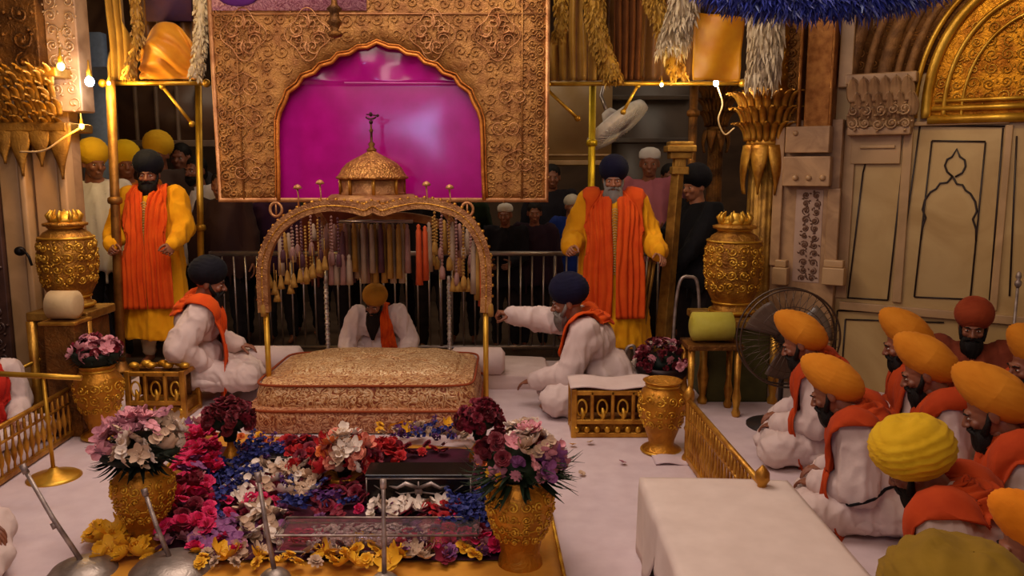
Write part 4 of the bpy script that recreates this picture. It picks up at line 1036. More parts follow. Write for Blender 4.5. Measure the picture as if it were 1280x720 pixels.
for k, (x, y) in enumerate(((336,335),(342,343),(350,336),(358,330),(366,334),(374,328),(382,326),(390,322),(398,316),(405,312),(345,352),(362,342))):
    tassel(x, y-14, 5.05, .20, 'bell', TCOL[0], 'small yellow gold bell tassel at the left inside of the canopy arch', 'gold bell tassels inside the canopy')
for k, x in enumerate((352,364,376,388,399,414,422)): tassel(x, 268+abs(x-400)*.25, 5.15+.03*(k%2), rnd.choice([.16,.22]), 'beads', TCOL[4 if k % 2 else 2], 'short string of pinkish or plum beads hanging left of the dense fringe', 'bead strings at the canopy left')
for k, x in enumerate((414,420,428,436)): tassel(x, 318, 5.2, .2, 'strand', TCOL[1 if k % 2 else 4], 'pale strand dropping beside the reader\'s left shoulder in the picture', 'pale strands left of the reader')
for k in range(16):
    x = 350+k*5.2; tassel(x, 272+abs(x-400)*.3+rnd.uniform(0,8), 5.45+.07*(k%3), rnd.choice([.12,.18,.24,.3]), rnd.choice(['beads','strand']), TCOL[rnd.choice([0,2,4,4,1])], 'short plum, gold or pinkish drop in the crowded rear row left of the dense fringe', 'rear row of drops at the canopy left')
for k in range(12):
    x = 536+k*4.8; tassel(x, 270+max(0,x-552)*.3+rnd.uniform(0,8), 5.45+.07*(k%3), rnd.choice([.12,.18,.24,.34]), rnd.choice(['beads','strand']), TCOL[rnd.choice([0,2,4,0,1])], 'short plum, gold or pinkish drop in the crowded rear row right of the dense fringe', 'rear row of drops at the canopy right')
tassel(523, 280, 5.2, .40, 'strand', TCOL[3], 'orange tassel hanging just right of the dense fringe', None)
tassel(531, 282, 5.22, .36, 'strand', TCOL[3], 'darker orange tassel, second right of the dense fringe', None)
for k, x in enumerate((543,552,561,570,579,588)): tassel(x, 266+max(0,(x-552))*.45, 5.12+.03*(k%2), rnd.choice([.18,.26,.34]), 'beads', TCOL[4 if k % 2 else 0], 'string of pinkish or gold beads hanging right of the orange tassels', 'bead strings at the canopy right')
for k, x in enumerate((566,572,578,585)): tassel(x, 326, 5.15, .20, 'bell', TCOL[0], 'small gold bell tassel at the right inside of the canopy arch', 'gold bell tassels at the canopy right')
for x, lb_ in ((613,'beaded gold drop hanging outside the right canopy post'),(326,'beaded gold drop hanging outside the left canopy post')): tassel(x, 318, 4.93, .30, 'beads', TCOL[0], lb_, None)
for k, x in enumerate((592,597,602)): tassel(x, 300+k*8, 5.0, .34, 'strand', TCOL[[1,0,3][k]], ['cream strand by the right canopy post','gold strand by the right canopy post','orange strand against the right canopy post'][k], None)

# ------------------------------------------------------------------ bedding under the embroidered cloths
def superbox(cx, cy, w, d, z0, z1, bulge, e=.32, seed=0, inset=0., nu=120, nv=46):
    m = MB()
    def f(u, v):
        a = 2*PI*u; t = v
        ca, sa = math.cos(a), math.sin(a); px = math.copysign(abs(ca)**e, ca); py = math.copysign(abs(sa)**e, sa)
        if t < .45: k = 1+.025*math.sin(PI*t/.45); z = z0+(z1-z0)*(t/.45); sx = sy = k-inset*(t/.45)
        else: q = (t-.45)/.55; sx = sy = (1-inset)*math.cos(q*PI/2)**.7; z = z1+bulge*math.sin(q*PI/2)
        r = .006*nz(V((px*6, py*6, t*9+seed)))
        return V((cx+px*w/2*sx*(1+r), cy+py*d/2*sy*(1+r), z+r*1.2))
    m.grid(f, nu, nv); return m
BR1 = brocade('gold and rust brocade', 'd09a60', '8a4426', 'e4c094', 17)
BR2 = brocade('pale gold brocade', 'd0a068', '9a5c30', 'e8cca0', 20)
bx = at(457,500,4.8).x
plat = empty('reading_throne', (bx, 5.15, 0), 0, 'low throne bed draped in three tiers of glittering gold brocade', 'throne')
T_ = Matrix.Translation(-plat.location)
superbox(bx-.02, 5.15, 1.42, .98, .012, .15, .02, .2, 1).tr(T_).build('lower_cloth', brocade('rust brocade', 'bc7c50', '7c3a22', 'd0a078', 17), plat)
superbox(bx, 5.17, 1.36, .92, .14, .285, .03, .25, 2, .03).tr(T_).build('middle_cloth', BR1, plat)
superbox(bx+.01, 5.26, 1.22, .80, .285, .305, .055, .42, 3, .10).tr(T_).build('top_cloth', BR2, plat)
m = MB()
for z, w, d, cy in ((.150,1.43,.99,5.15),(.292,1.345,.905,5.17)):
    pts = []
    for i in range(80):
        a = 2*PI*i/80; ca, sa = math.cos(a), math.sin(a); pts.append(V((bx+math.copysign(abs(ca)**.22, ca)*w/2, cy+math.copysign(abs(sa)**.22, sa)*d/2, z)))
    m.tube(pts, .008, n=6, closed=True)
m.tr(T_).build('piping', fabric('rust piping', '8a3c1c'), plat)
# white mattress under reader, bolsters
pf = superbox(0, 0, 2.25, .62, .0, .10, .02, .2, 4); o = pf.build('mattress', WHITE, None, loc=(at(500,450,6.0).x, 5.98, .002)); tag(o, 'flat white mattress behind the brocade throne under the reader', 'mattress')
for px, Y, lb_, r_ in ((345,5.75,'white bolster cushion left of the throne behind the canopy post',.1),(597,5.7,'white bolster cushion right of the throne behind the canopy post',.1)):
    c = at(px, 455, Y); m = MB(); m.tube([c+V((-.2,0,0)), c+V((-.17,0,0)), c+V((.17,0,0)), c+V((.2,0,0))], [r_*.6, r_, r_, r_*.6], n=24); m.v = [(x, y, z-c.z+r_+.11) for x, y, z in m.v]; o = m.build('bolster', WHITE); tag(o, lb_, 'bolster')

# ------------------------------------------------------------------ vases and urns
def vase(px, py, Y, prof, mat, label, name='vase', n=48, relief=None, bands=None, sc=1.):
    p = at(px, py, Y); o = empty(name, (p.x, Y, 0 if py > 540 else p.z), 0, label, 'vase' if name == 'vase' else 'urn')
    m = MB(); m.lathe([(r*sc, z*sc) for r, z in prof], n=n); m.build('body', mat, o)
    bo_ = [c for c in COL.objects if c.parent == o][0]
    if relief:
        r0, z0, z1, step, th, rm = relief
        def f(u, v, l):
            z = z0+v; r = r0
            for (ra, za), (rb, zb) in zip(prof, prof[1:]):
                if za <= z <= zb and zb > za: r = ra+(rb-ra)*(z-za)/(zb-za); break
            a = u/r0; return V(((r+l+.002)*sc*math.cos(a), (r+l+.002)*sc*math.sin(a), z*sc))
        scrolls(f, 2*PI*r0, z1-z0, step, th, int(px)).build('embossed_pattern', rm, bo_)
    if bands:
        for r, z, t in bands: m = MB(); m.tube([V((r*sc*math.cos(a), r*sc*math.sin(a), z*sc)) for a in [2*PI*i/40 for i in range(40)]], t, n=8, closed=True); m.build('rim_band', GOLD_Y, o)
    return o
VASE = [(.0,0),(.10,0),(.11,.012),(.105,.03),(.07,.05),(.075,.08),(.10,.15),(.125,.22),(.138,.29),(.13,.34),(.105,.375),(.085,.39),(.10,.41),(.112,.42),(.10,.422),(.07,.39),(.0,.38)]
VG = gold('amber vase gilding', 'cc8c28', '9c6418', .3, 'n', 22, .6, .01)
VD = gold('vase relief gilding', 'e8b83c', 'b07a1c', .3)
vL = vase(128,543,4.62, [(r*1.0, z*1.08) for r, z in VASE], VG, 'tall amber gold vase before the left rail carrying pink flowers', relief=(.115,.16,.36,.06,.005,VD), bands=((.11,.02,.008),(.09,.42,.009)))
vR = vase(826,566,4.38, VASE, VG, 'amber gold vase standing alone on the sheet by the right rail', relief=(.115,.15,.36,.06,.005,VD), bands=((.11,.015,.008),(.09,.395,.009)))
FV = [(.0,0),(.085,0),(.09,.02),(.085,.05),(.075,.08),(.085,.13),(.115,.2),(.132,.27),(.128,.32),(.10,.36),(.085,.375),(.09,.385),(.06,.38),(.0,.36)]
vFL = vase(185,690,3.22, FV, VG, 'front left gold vase in the flower bed with a perforated pattern', relief=(.12,.14,.34,.045,.0045,VD), bands=((.088,.01,.007),(.118,.21,.004)), sc=.95)
vFR = vase(650,735,3.02, FV, VG, 'front right gold vase at the edge of the flower bed', relief=(.12,.14,.34,.045,.0045,VD), bands=((.088,.01,.007),(.118,.21,.004)), sc=1.02)
PEAR = [(.0,0),(.03,0),(.035,.01),(.05,.03),(.06,.06),(.055,.10),(.035,.14),(.018,.17),(.014,.21),(.018,.24),(.0,.235)]
vP = vase(290,590,4.0, PEAR, VG, 'small pear-shaped gold vase holding the crimson flowers left of the throne')
vP2 = vase(600,585,4.1, PEAR, VG, 'small pear-shaped gold vase holding crimson flowers right of the throne')
URN = [(.0,0),(.17,0),(.175,.03),(.15,.06),(.14,.09),(.165,.12),(.205,.2),(.225,.34),(.228,.48),(.215,.58),(.18,.64),(.13,.67),(.12,.69),(.17,.70),(.175,.72),(.12,.735),(.0,.73)]
for (px, py, Y, lb_, s) in ((914,392,5.55,'big embossed gold urn on the right pedestal beside the palm column', .86),(90,384,5.0,'big embossed gold urn on the left pedestal before the pier', .74)):
    o = vase(px, py, Y, URN, GOLD_E, lb_, 'urn', 64, relief=(.21,.2,.58,.085,.007,GOLD_Y), bands=((.175,.03,.012),(.155,.10,.008),(.212,.60,.008),(.13,.69,.01)), sc=s)
    m = MB()
    m.lathe([(.11,.72),(.13,.745),(.10,.78),(.05,.80),(.03,.82)], n=32)
    for k in range(9): a = 2*PI*k/9; m.tube([V((.1*math.cos(a),.1*math.sin(a),.72)), V((.13*math.cos(a),.13*math.sin(a),.79)), V((.10*math.cos(a),.10*math.sin(a),.83))], [.022,.02,.006], n=6)
    m.v = [(x*s, y*s, z*s) for x, y, z in m.v]; m.build('lid_ornament', GOLD_Y, o)
    z = o.location.z; pd = empty('pedestal', (o.location.x, Y, 0), 0, 'green-clothed pedestal table under the right gold urn' if px > 500 else 'gilded pedestal block under the left gold urn', 'pedestal')
    m = MB(); m.box((0,0,z-.03), (.52 if px > 500 else .38,.5 if px > 500 else .36,.055)); m.build('top', gold('ochre gilding','b08438') , pd, bevel=.01)
    m = MB(); m.box((0,0,(z-.06)/2), (.44 if px > 500 else .32,.42 if px > 500 else .3,z-.06)); m.build('draped_base', fabric('dark olive cloth', '3a3618', '4c4622') if px > 500 else GOLD_D, pd, bevel=.02)
    for sx in (-1, 1): m = MB(); m.lathe([(.03,0),(.035,.03),(.02,.06),(.03,.12),(.04,.2),(.025,.28),(.03,z-.06)], (sx*(.24 if px > 500 else .17),-.23 if px > 500 else -.16,0), 16); m.build('turned_leg', GOLD, pd)
OLV = fabric('yellow green brocade', 'a89a30', 'bcae48', .6, 40, .4)
c = at(890,408,5.12); m = MB(); m.tube([c+V((-.14,0,0)), c+V((-.125,0,0)), c+V((.125,0,0)), c+V((.14,0,0))], [.06,.095,.095,.06], n=26); o = m.build('bolster', OLV); tag(o, 'yellow green bolster on the small stand below the right gold urn', 'bolster')
st = empty('side_stand', (c.x, 5.12, 0), 0, 'small gilded side stand carrying the yellow green bolster', 'stand'); zz = c.z-.097
m = MB(); m.box((0,0,zz-.02), (.36,.26,.035)); m.build('top', GOLD_D, st, bevel=.006)
for sx in (-1, 1):
    for sy in (-1, 1):
        m = MB(); m.lathe([(.02,0),(.03,.03),(.018,.06),(.03,.13),(.018,.2),(.024,zz-.04)], (sx*.15,sy*.1,0), 14); m.build('leg', GOLD, st)
c = at(80,381,4.70); m = MB(); m.tube([c+V((-.085,0,0)), c+V((-.075,0,0)), c+V((.075,0,0)), c+V((.085,0,0))], [.055,.085,.085,.055], n=26); o = m.build('bolster', fabric('cream brocade', 'b89a6c', 'c8ac80')); tag(o, 'cream brocade bolster below the left gold urn', 'bolster')
st = empty('side_stand', (c.x, 4.70, 0), 0, 'small gilded stand under the cream brocade bolster', 'stand'); zz = c.z-.087
m = MB(); m.box((0,0,zz/2), (.19,.16,zz)); m.build('block', GOLD_D, st, bevel=.012)
m = MB(); m.box((0,0,zz-.012), (.22,.2,.02)); m.build('top', GOLD, st, bevel=.005)

# ------------------------------------------------------------------ rails and small benches
def brail(A, B, h, nb, label, mat=GOLD, lean=0, name='brass_rail', cat='rail', panel=False):
    A, B = V(A), V(B); d = B-A; o = empty(name, A, math.atan2(d.y, d.x), label, cat); L = d.length
    m = MB(); m.tube([V((0,0,h)), V((L,0,h))], .014, n=10); m.build('top_rail', mat, o)
    m = MB(); m.box((L/2,0,.03), (L,.03,.03)); m.build('bottom_rail', mat, o, bevel=.005)
    m = MB(); m.tube([V((0,0,h*.72)), V((L,0,h*.72))], .008, n=8); m.build('middle_rail', mat, o)
    for k in range(nb+1):
        x = L*k/nb; m = MB()
        m.lathe([(.012,.015),(.008,.04),(.006,.08),(.014,.11),(.016,.14),(.008,.17),(.006,h*.7),(.01,h*.75),(.006,h)], (x,0,0), 10); m.build('baluster', mat, o)
    for x in (0, L):
        m = MB(); m.lathe([(.03,0),(.03,.03),(.018,.05),(.018,h*.5),(.024,h*.55),(.018,h*.6),(.018,h),(.03,h+.02),(.028,h+.05),(.004,h+.08)], (x,0,0), 16); m.build('end_post', mat, o)
    return o
brail(gr(-60,650), gr(106,536), .30, 22, 'low gold balustrade along the left edge of the white sheet')
brail((.965, 4.22, 0), (1.0, 3.05, 0), .35, 24, 'low gold balustrade in front of the right row of seated men')
def bench(px0, px1, py, Y, h, label, cells, rows2=True, cloth=True):
    a, b = at(px0, py, Y), at(px1, py, Y); w = b.x-a.x; o = empty('gilded_bench', ((a.x+b.x)/2, Y, 0), 0, label, 'bench'); D = .24
    m = MB()
    for sx in (-1, 1):
        for sy in (0, 1): m.box((sx*(w/2-.015), sy*D, h/2), (.035,.035,h))
    for z in (.02, h*.34, h-.02): m.box((0,0,z), (w,.03,.03)); m.box((0,D,z), (w,.03,.03))
    for sx in (-1, 1):
        for z in (.02, h-.02): m.box((sx*(w/2-.015), D/2, z), (.03,D,.03))
    for k in range(1, cells): m.box((-w/2+w*k/cells, 0, h*.66), (.022,.03,h*.62))
    m.build('frame', GOLD, o, bevel=.006)
    m = MB(); m.box((0,D*.5,h*.18), (w-.03,D-.03,h*.30)); m.build('lower_panel', GOLD_E, o)
    m = MB()
    for k in range(cells):   # cut-out figures in each opening
        x = -w/2+w*(k+.5)/cells; m.tube([V((x+.03*math.cos(t), .0, h*.62+.05*math.sin(t))) for t in [2*PI*i/16 for i in range(16)]], .007, n=6, closed=True)
        m.tube([V((x,0,h*.36)), V((x+.01,0,h*.5)), V((x,0,h*.62))], [.012,.018,.006], n=6)
    for k in range(cells*2): m.ell((-w/2+w*(k+.5)/(cells*2), -.014, h*.18), (.018,.01,.02), n=8, m=6)
    m.build('fretwork', GOLD_Y, o)
    m = MB(); m.box((0,D*.62,h*.66), (w-.05,.02,h*.55)); m.build('back_panel', GOLD_D, o)
    if cloth:
        m = MB(); m.grid(lambda u, v: V((-w/2-.01+(w+.02)*u, -.02+(D+.04)*v, h+.012+.008*math.sin(u*9)+.02*max(0,nz(V((u*3,v*2,1)))))), 24, 10); c_ = m.build('bench_cloth', WHITE, None, solid=.008, loc=tuple(o.location)); tag(c_, 'rumpled white cloth lying on top of the right gilded bench', 'cloth')
    else:
        m = MB()
        for k in range(7): m.ell((-w/2+w*(k+.5)/7, D*.3+.06*(k%2), h+.018), (.035,.03,.022), n=10, m=6)
        m.build('crest_ornament', GOLD_Y, o)
    return o
bench(714, 816, 545, 4.62, .30, 'small gilded bench with arched cut-outs between throne and right vase', 4)
bench(160, 234, 522, 4.98, .32, 'small gilded bench with a crest between left vase and seated attendant', 3, cloth=False)
# stand with cross bar at the far left
s0 = gr(68, 598); cb = empty('brass_stand', s0, 0, 'slim brass stand with round polished foot and cross bar at far left', 'stand')
m = MB(); m.lathe([(.0,0),(.13,0),(.132,.008),(.115,.02),(.06,.032),(.03,.045),(.018,.06),(.0,.06)], n=44); m.build('foot', GOLD_Y, cb)
m = MB(); tpt = at(52,470,s0.y)-s0; m.lathe([(.010,.05),(.010,.2),(.016,.22),(.010,.24),(.010,.30),(.018,.32),(.010,.34),(.009,tpt.z)], n=14); 
m.v = [(x+tpt.x*z/tpt.z*.6, y, z) for x, y, z in m.v]; m.build('pole', GOLD_Y, cb)
m = MB(); xx = tpt.x*.6; a_ = V((at(-40,458,s0.y).x-s0.x, 0, tpt.z+.02)); m.tube([a_, V((xx,0,tpt.z)), V((at(102,475,s0.y).x-s0.x,0,tpt.z-.01))], .014, n=10); m.build('cross_bar', GOLD_Y, cb)
rod('brass_bar', [at(-20,482,4.6), at(86,432,5.0)], .012, GOLD_Y, 'brass bar slanting up behind the left balustrade', 'bar')

# barricade behind
br_ = empty('barricade', (at(550,430,7.0).x, 7.0, -.12), 0, 'long steel crowd barricade with thin upright bars behind the throne', 'barricade'); bo = br_.location
xs0, xs1 = at(262,300,7.0).x-bo.x, at(838,300,7.0).x-bo.x; zt = at(0,317,7.0).z-bo.z; zb = at(0,434,7.0).z-bo.z
m = MB(); m.tube([V((xs0,0,zt)), V((xs1,0,zt))], .022, n=10); m.build('top_rail', STEEL, br_)
m = MB(); m.tube([V((xs0,0,zb)), V((xs1,0,zb))], .02, n=10); m.build('bottom_rail', STEEL, br_)
nb = 40
for k in range(nb+1):
    x = xs0+(xs1-xs0)*k/nb; m = MB(); m.tube([V((x,0,zb)), V((x,0,zt))], .009, n=8); m.build('upright_bar', STEEL, br_)
for k in range(5):
    x = xs0+(xs1-xs0)*k/4; m = MB(); m.tube([V((x,0,0)), V((x,0,zt+.02))], .016, n=8); m.tube([V((x,-.2,.01)), V((x,0,.04)), V((x,.2,.01))], .014, n=8); m.build('leg', STEEL, br_)
# silver hoops by the flared post
def hoop(px0, px1, pyt, pyb, Y, label):
    a, b = at(px0, pyb, Y), at(px1, pyb, Y); t = at((px0+px1)/2+4, pyt, Y); o = empty('hoop_stand', ((a.x+b.x)/2, Y, 0), 0, label, 'hoop'); c = o.location
    pts = spline([V((a.x,Y,0))-c, a-c, V((a.x*.7+t.x*.3, Y, t.z-.04))-c, t-c, V((b.x*.7+t.x*.3, Y, t.z-.05))-c, b-c, V((b.x,Y,0))-c], 50)
    m = MB(); m.tube(pts, .012, n=8); m.build('hoop', SILVER, o); m = MB(); m.tube([V((a.x,Y,.05))-c, V((b.x,Y,.05))-c], .01, n=8); m.build('foot_bar', SILVER, o)
hoop(843, 874, 346, 400, 5.9, 'tall silver hoop standing left of the right pedestal'); hoop(778, 795, 432, 470, 5.5, 'small silver hoop left of the dark flower bowl')
rod('silver_rail', [at(768,466,5.35), at(860,470,5.35)], .012, SILVER, 'silver rail in front of the dark flower bowl at right', 'rail')
for k, px in enumerate((815,820)): rod('mace_staff', [at(px-18,430,6.05), at(px,312,6.05)], .014, gold('ochre gilding','b08438'), ['ochre staff leaning beside the right attendant, nearer him','ochre staff leaning by the flared post, second from attendant'][k], 'staff')

# ------------------------------------------------------------------ fans
fo = at(985,422,4.75); fan = empty('pedestal_fan', (fo.x, 4.75, 0), 0, 'round wire-caged pedestal fan behind the first two seated men', 'fan')
m = MB()
for yy, rr in ((-.04,.30),(.04,.30)): m.tube([V((rr*math.cos(t), yy, fo.z+rr*math.sin(t))) for t in [2*PI*i/48 for i in range(48)]], .006, n=6, closed=True)
for rr in (.1,.2): m.tube([V((rr*math.cos(t), -.07, fo.z+rr*math.sin(t))) for t in [2*PI*i/40 for i in range(40)]], .0025, n=5, closed=True)
for k in range(36):
    a = 2*PI*k/36; u = V((math.cos(a),0,math.sin(a)))
    for sy in (-1, 1): m.tube([V((0,sy*.07,fo.z))+u*.05, V((0,sy*.075,fo.z))+u*.2, V((0,sy*.04,fo.z))+u*.30], .002, n=4)
m.build('cage', plain('smoky cage wire', '5c4c40', .4, .7), fan)
m = MB(); m.lathe([(.0,-.10),(.04,-.095),(.055,-.06),(.06,0),(.05,.09),(.0,.1)], (0,0,0), 24, M=Matrix.Rotation(-PI/2, 3, 'X')); m.v = [(x, y+.09, z+fo.z) for x, y, z in m.v]; m.build('motor', plain('dark motor', '2c2420', .5), fan)
for k in range(3):
    m = MB(); a0 = 2*PI*k/3+.4
    def bl_(u, v, a0=a0): r_ = .04+.22*u; a = a0+(v-.5)*(1.1-.2*u); return V((r_*math.cos(a), (v-.5)*.06, fo.z+r_*math.sin(a)))
    m.grid(bl_, 10, 8); m.build('blade', plain('smoky fan blade', '6a5848', .3), fan, solid=.003)
m = MB(); m.tube([V((0,.08,.03)), V((0,.08,fo.z-.04))], .016, n=12); m.build('pole', plain('dark motor', '2c2420'), fan)
m = MB(); m.lathe([(.2,0),(.2,.015),(.06,.03),(.02,.05)], (0,.08,0), 32); m.build('base', plain('dark motor', '2c2420'), fan)
# white wall fan, seen steeply from the side
wf = empty('wall_fan', at(772,158,7.2), 0, 'tilted white round fan above the right attendant\'s turban', 'fan')
Wm = plain('white fan enamel', 'f0e6e0', .4); RM = Matrix.Rotation(R(-36), 3, 'Y') @ Matrix.Rotation(R(-14), 3, 'X')
m = MB(); RR = .31
m.lathe([(RR*.98,-.028),(RR,-.01),(RR,.03),(RR*.97,.05)], n=56, M=RM); 
for rr in (.06,.10,.14,.18,.22,.26): m.tube([RM @ V((rr*math.cos(t), rr*math.sin(t), -.045+.04*(rr/RR)**2)) for t in [2*PI*i/40 for i in range(40)]], .004, n=5, closed=True)
for k in range(40):
    a = 2*PI*k/40; u = V((math.cos(a), math.sin(a), 0))
    for sz in (-1, 1): m.tube([RM @ (u*.04+V((0,0,sz*.055))), RM @ (u*.2+V((0,0,sz*.055))), RM @ (u*RR+V((0,0,sz*.025)))], .003, n=4)
m.build('cage', Wm, wf)
for k in range(4):
    m = MB(); a0 = PI*k/2
    def bl2(u, v, a0=a0): r_ = .04+.24*u; a = a0+(v-.5)*1.2; return RM @ V((r_*math.cos(a), r_*math.sin(a), (v-.5)*.05))
    m.grid(bl2, 10, 8); m.build('blade', Wm, wf, solid=.004)
m = MB(); m.lathe([(.0,.18),(.05,.17),(.075,.12),(.075,.06),(.05,.03),(.0,.03)], n=24, M=RM); m.build('motor', Wm, wf)
m = MB(); m.tube([RM @ V((0,0,.16)), RM @ V((0,0,.2))+V((-.02,.1,.12)), V((-.05,.3,.55))], .018, n=10); m.build('bracket', STEEL, wf)

# ------------------------------------------------------------------ low table under white cloth, front right
tc = gr(800, 683); T0 = V((tc.x, tc.y, 0)); hT = .335
c1 = gr(800,596,hT); c2 = gr(984,600,hT); c3 = gr(1082,712,hT); c4 = gr(846,712,hT)
c4 = c4+(c4-c1)*.35; c3 = c3+(c3-c2)*.25
low = empty('low_table', V(((c1.x+c2.x+c3.x+c4.x)/4, (c1.y+c2.y+c3.y+c4.y)/4, 0)), 0, 'low table under the smooth white cloth in the right foreground', 'table'); lo_ = low.location.copy()
WB = fabric('wrapped white paper cloth', 'cdb8ac', 'd8c4b8', .8, 40, .08)
P4 = [V((c.x-lo_.x, c.y-lo_.y, 0)) for c in (c1, c2, c3, c4)]
m = MB(); m.loft([[p*.97+V((0,0,hT-.04)) for p in P4], [p*.97+V((0,0,hT-.008)) for p in P4]]); m.build('tabletop', plain('dull wood', '5a3c28', .6), low, False, bevel=.004)
for p in P4:
    m = MB(); q = p*.93; m.tube([q+V((0,0,0)), q+V((0,0,hT-.03))], [.016,.022], n=4, flat=(1,0,0)); m.build('leg', plain('dull wood', '5a3c28', .6), low, False)
m = MB(); NN = 34
def edge(k, t): return P4[k].lerp(P4[(k+1) % 4], t)
ringt = [edge(k, i/NN) for k in range(4) for i in range(NN)]
rows = []
for s_ in (0, .25, .5, .75, .93, 1.0): rows.append([p*s_*(1.0)+V((0,0,hT+.003+(.003*nz(p*3*s_) if s_ > .5 else 0)+(-.006 if s_ == 1. else 0))) for p in ringt])
for j in range(1, 9):
    rw_ = []
    for i, p in enumerate(ringt):
        dr = .05 if i >= 0 else 0; side_ = i//NN; t = (i % NN)/NN
        # hem: long at the far left corner, lifting towards the viewer
        hem = {3: .315-.20*max(0, .85-t)**.6*0-.17*(1 if t < .62 else max(0, 1-(t-.62)/.1)), 0: .31, 1: .25, 2: .28}[side_]
        d_ = p.normalized(); z = hT-.01-hem*j/8; rw_.append(p*(1.008)+d_*(.012*math.sin(i*.7)*j/8+.01*j/8)+V((0,0,z)))
    rows.append(rw_)
m.loft(rows, cap=False); tag(m.build('table_cloth', WB, None, loc=tuple(lo_), solid=.004), 'smooth white cloth covering the low table in the right foreground', 'tablecloth')

# small stands with domed grey bases in the very front
DM = gold('dull pewter', 'a4968a', '7c6e64', .3, 'n', 30, .3); 
for k, (bx0, by0, tx, ty, L_, lb_) in enumerate(((104,724,28,582,.1,'leftmost leaning metal rod rising from a domed grey base'),(214,720,180,612,.0,'leaning metal rod on a domed base before the front left vase'),(344,736,322,592,0,'thin upright metal rod left of the clear case'),(481,742,479,600,0,'thin upright metal rod before the dark case'))):
    b0 = gr(bx0, by0); o = empty('metal_stand', b0, 0, lb_, 'stand'); rb = (.135,.165,.07,.07)[k]
    m = MB(); m.lathe([(0,0),(rb,0),(rb*1.02,.01),(rb*.95,.03),(rb*.8,.055),(rb*.55,.072),(rb*.25,.082),(0,.085)], n=40); m.build('domed_base', DM, o)
    tp_ = at(tx, ty, b0.y+.05)-b0; m = MB(); m.tube([V((0,0,.075)), tp_*.5+V((0,0,.02)), tp_], [.010,.009,.008], n=12); m.build('rod', SILVER, o)
    m = MB(); m.tube([tp_*.93, tp_*1.01], .0125, n=12); m.build('rod_tip', SILVER, o); m = MB(); m.tube([tp_*.45, tp_*.5], .012, n=12); m.build('collar', SILVER, o)
# mic-like stand, far right edge
e = at(1273,350,4.9); o = empty('chrome_stand', (e.x, 4.9, 0), 0, 'slender chrome stand with small knob at the right edge behind the men', 'stand')
m = MB(); m.tube([V((0,0,.02)), V((0,0,e.z-.03))], .009, n=10); m.build('pole', SILVER, o); m = MB(); m.lathe([(.009,-.05),(.02,-.03),(.02,-.01),(.01,0),(.018,.02),(.012,.045),(.002,.055)], (0,0,e.z), 14); m.build('knob', SILVER, o)
m = MB(); m.lathe([(.11,0),(.11,.012),(.02,.03)], n=26); m.build('foot', SILVER, o)
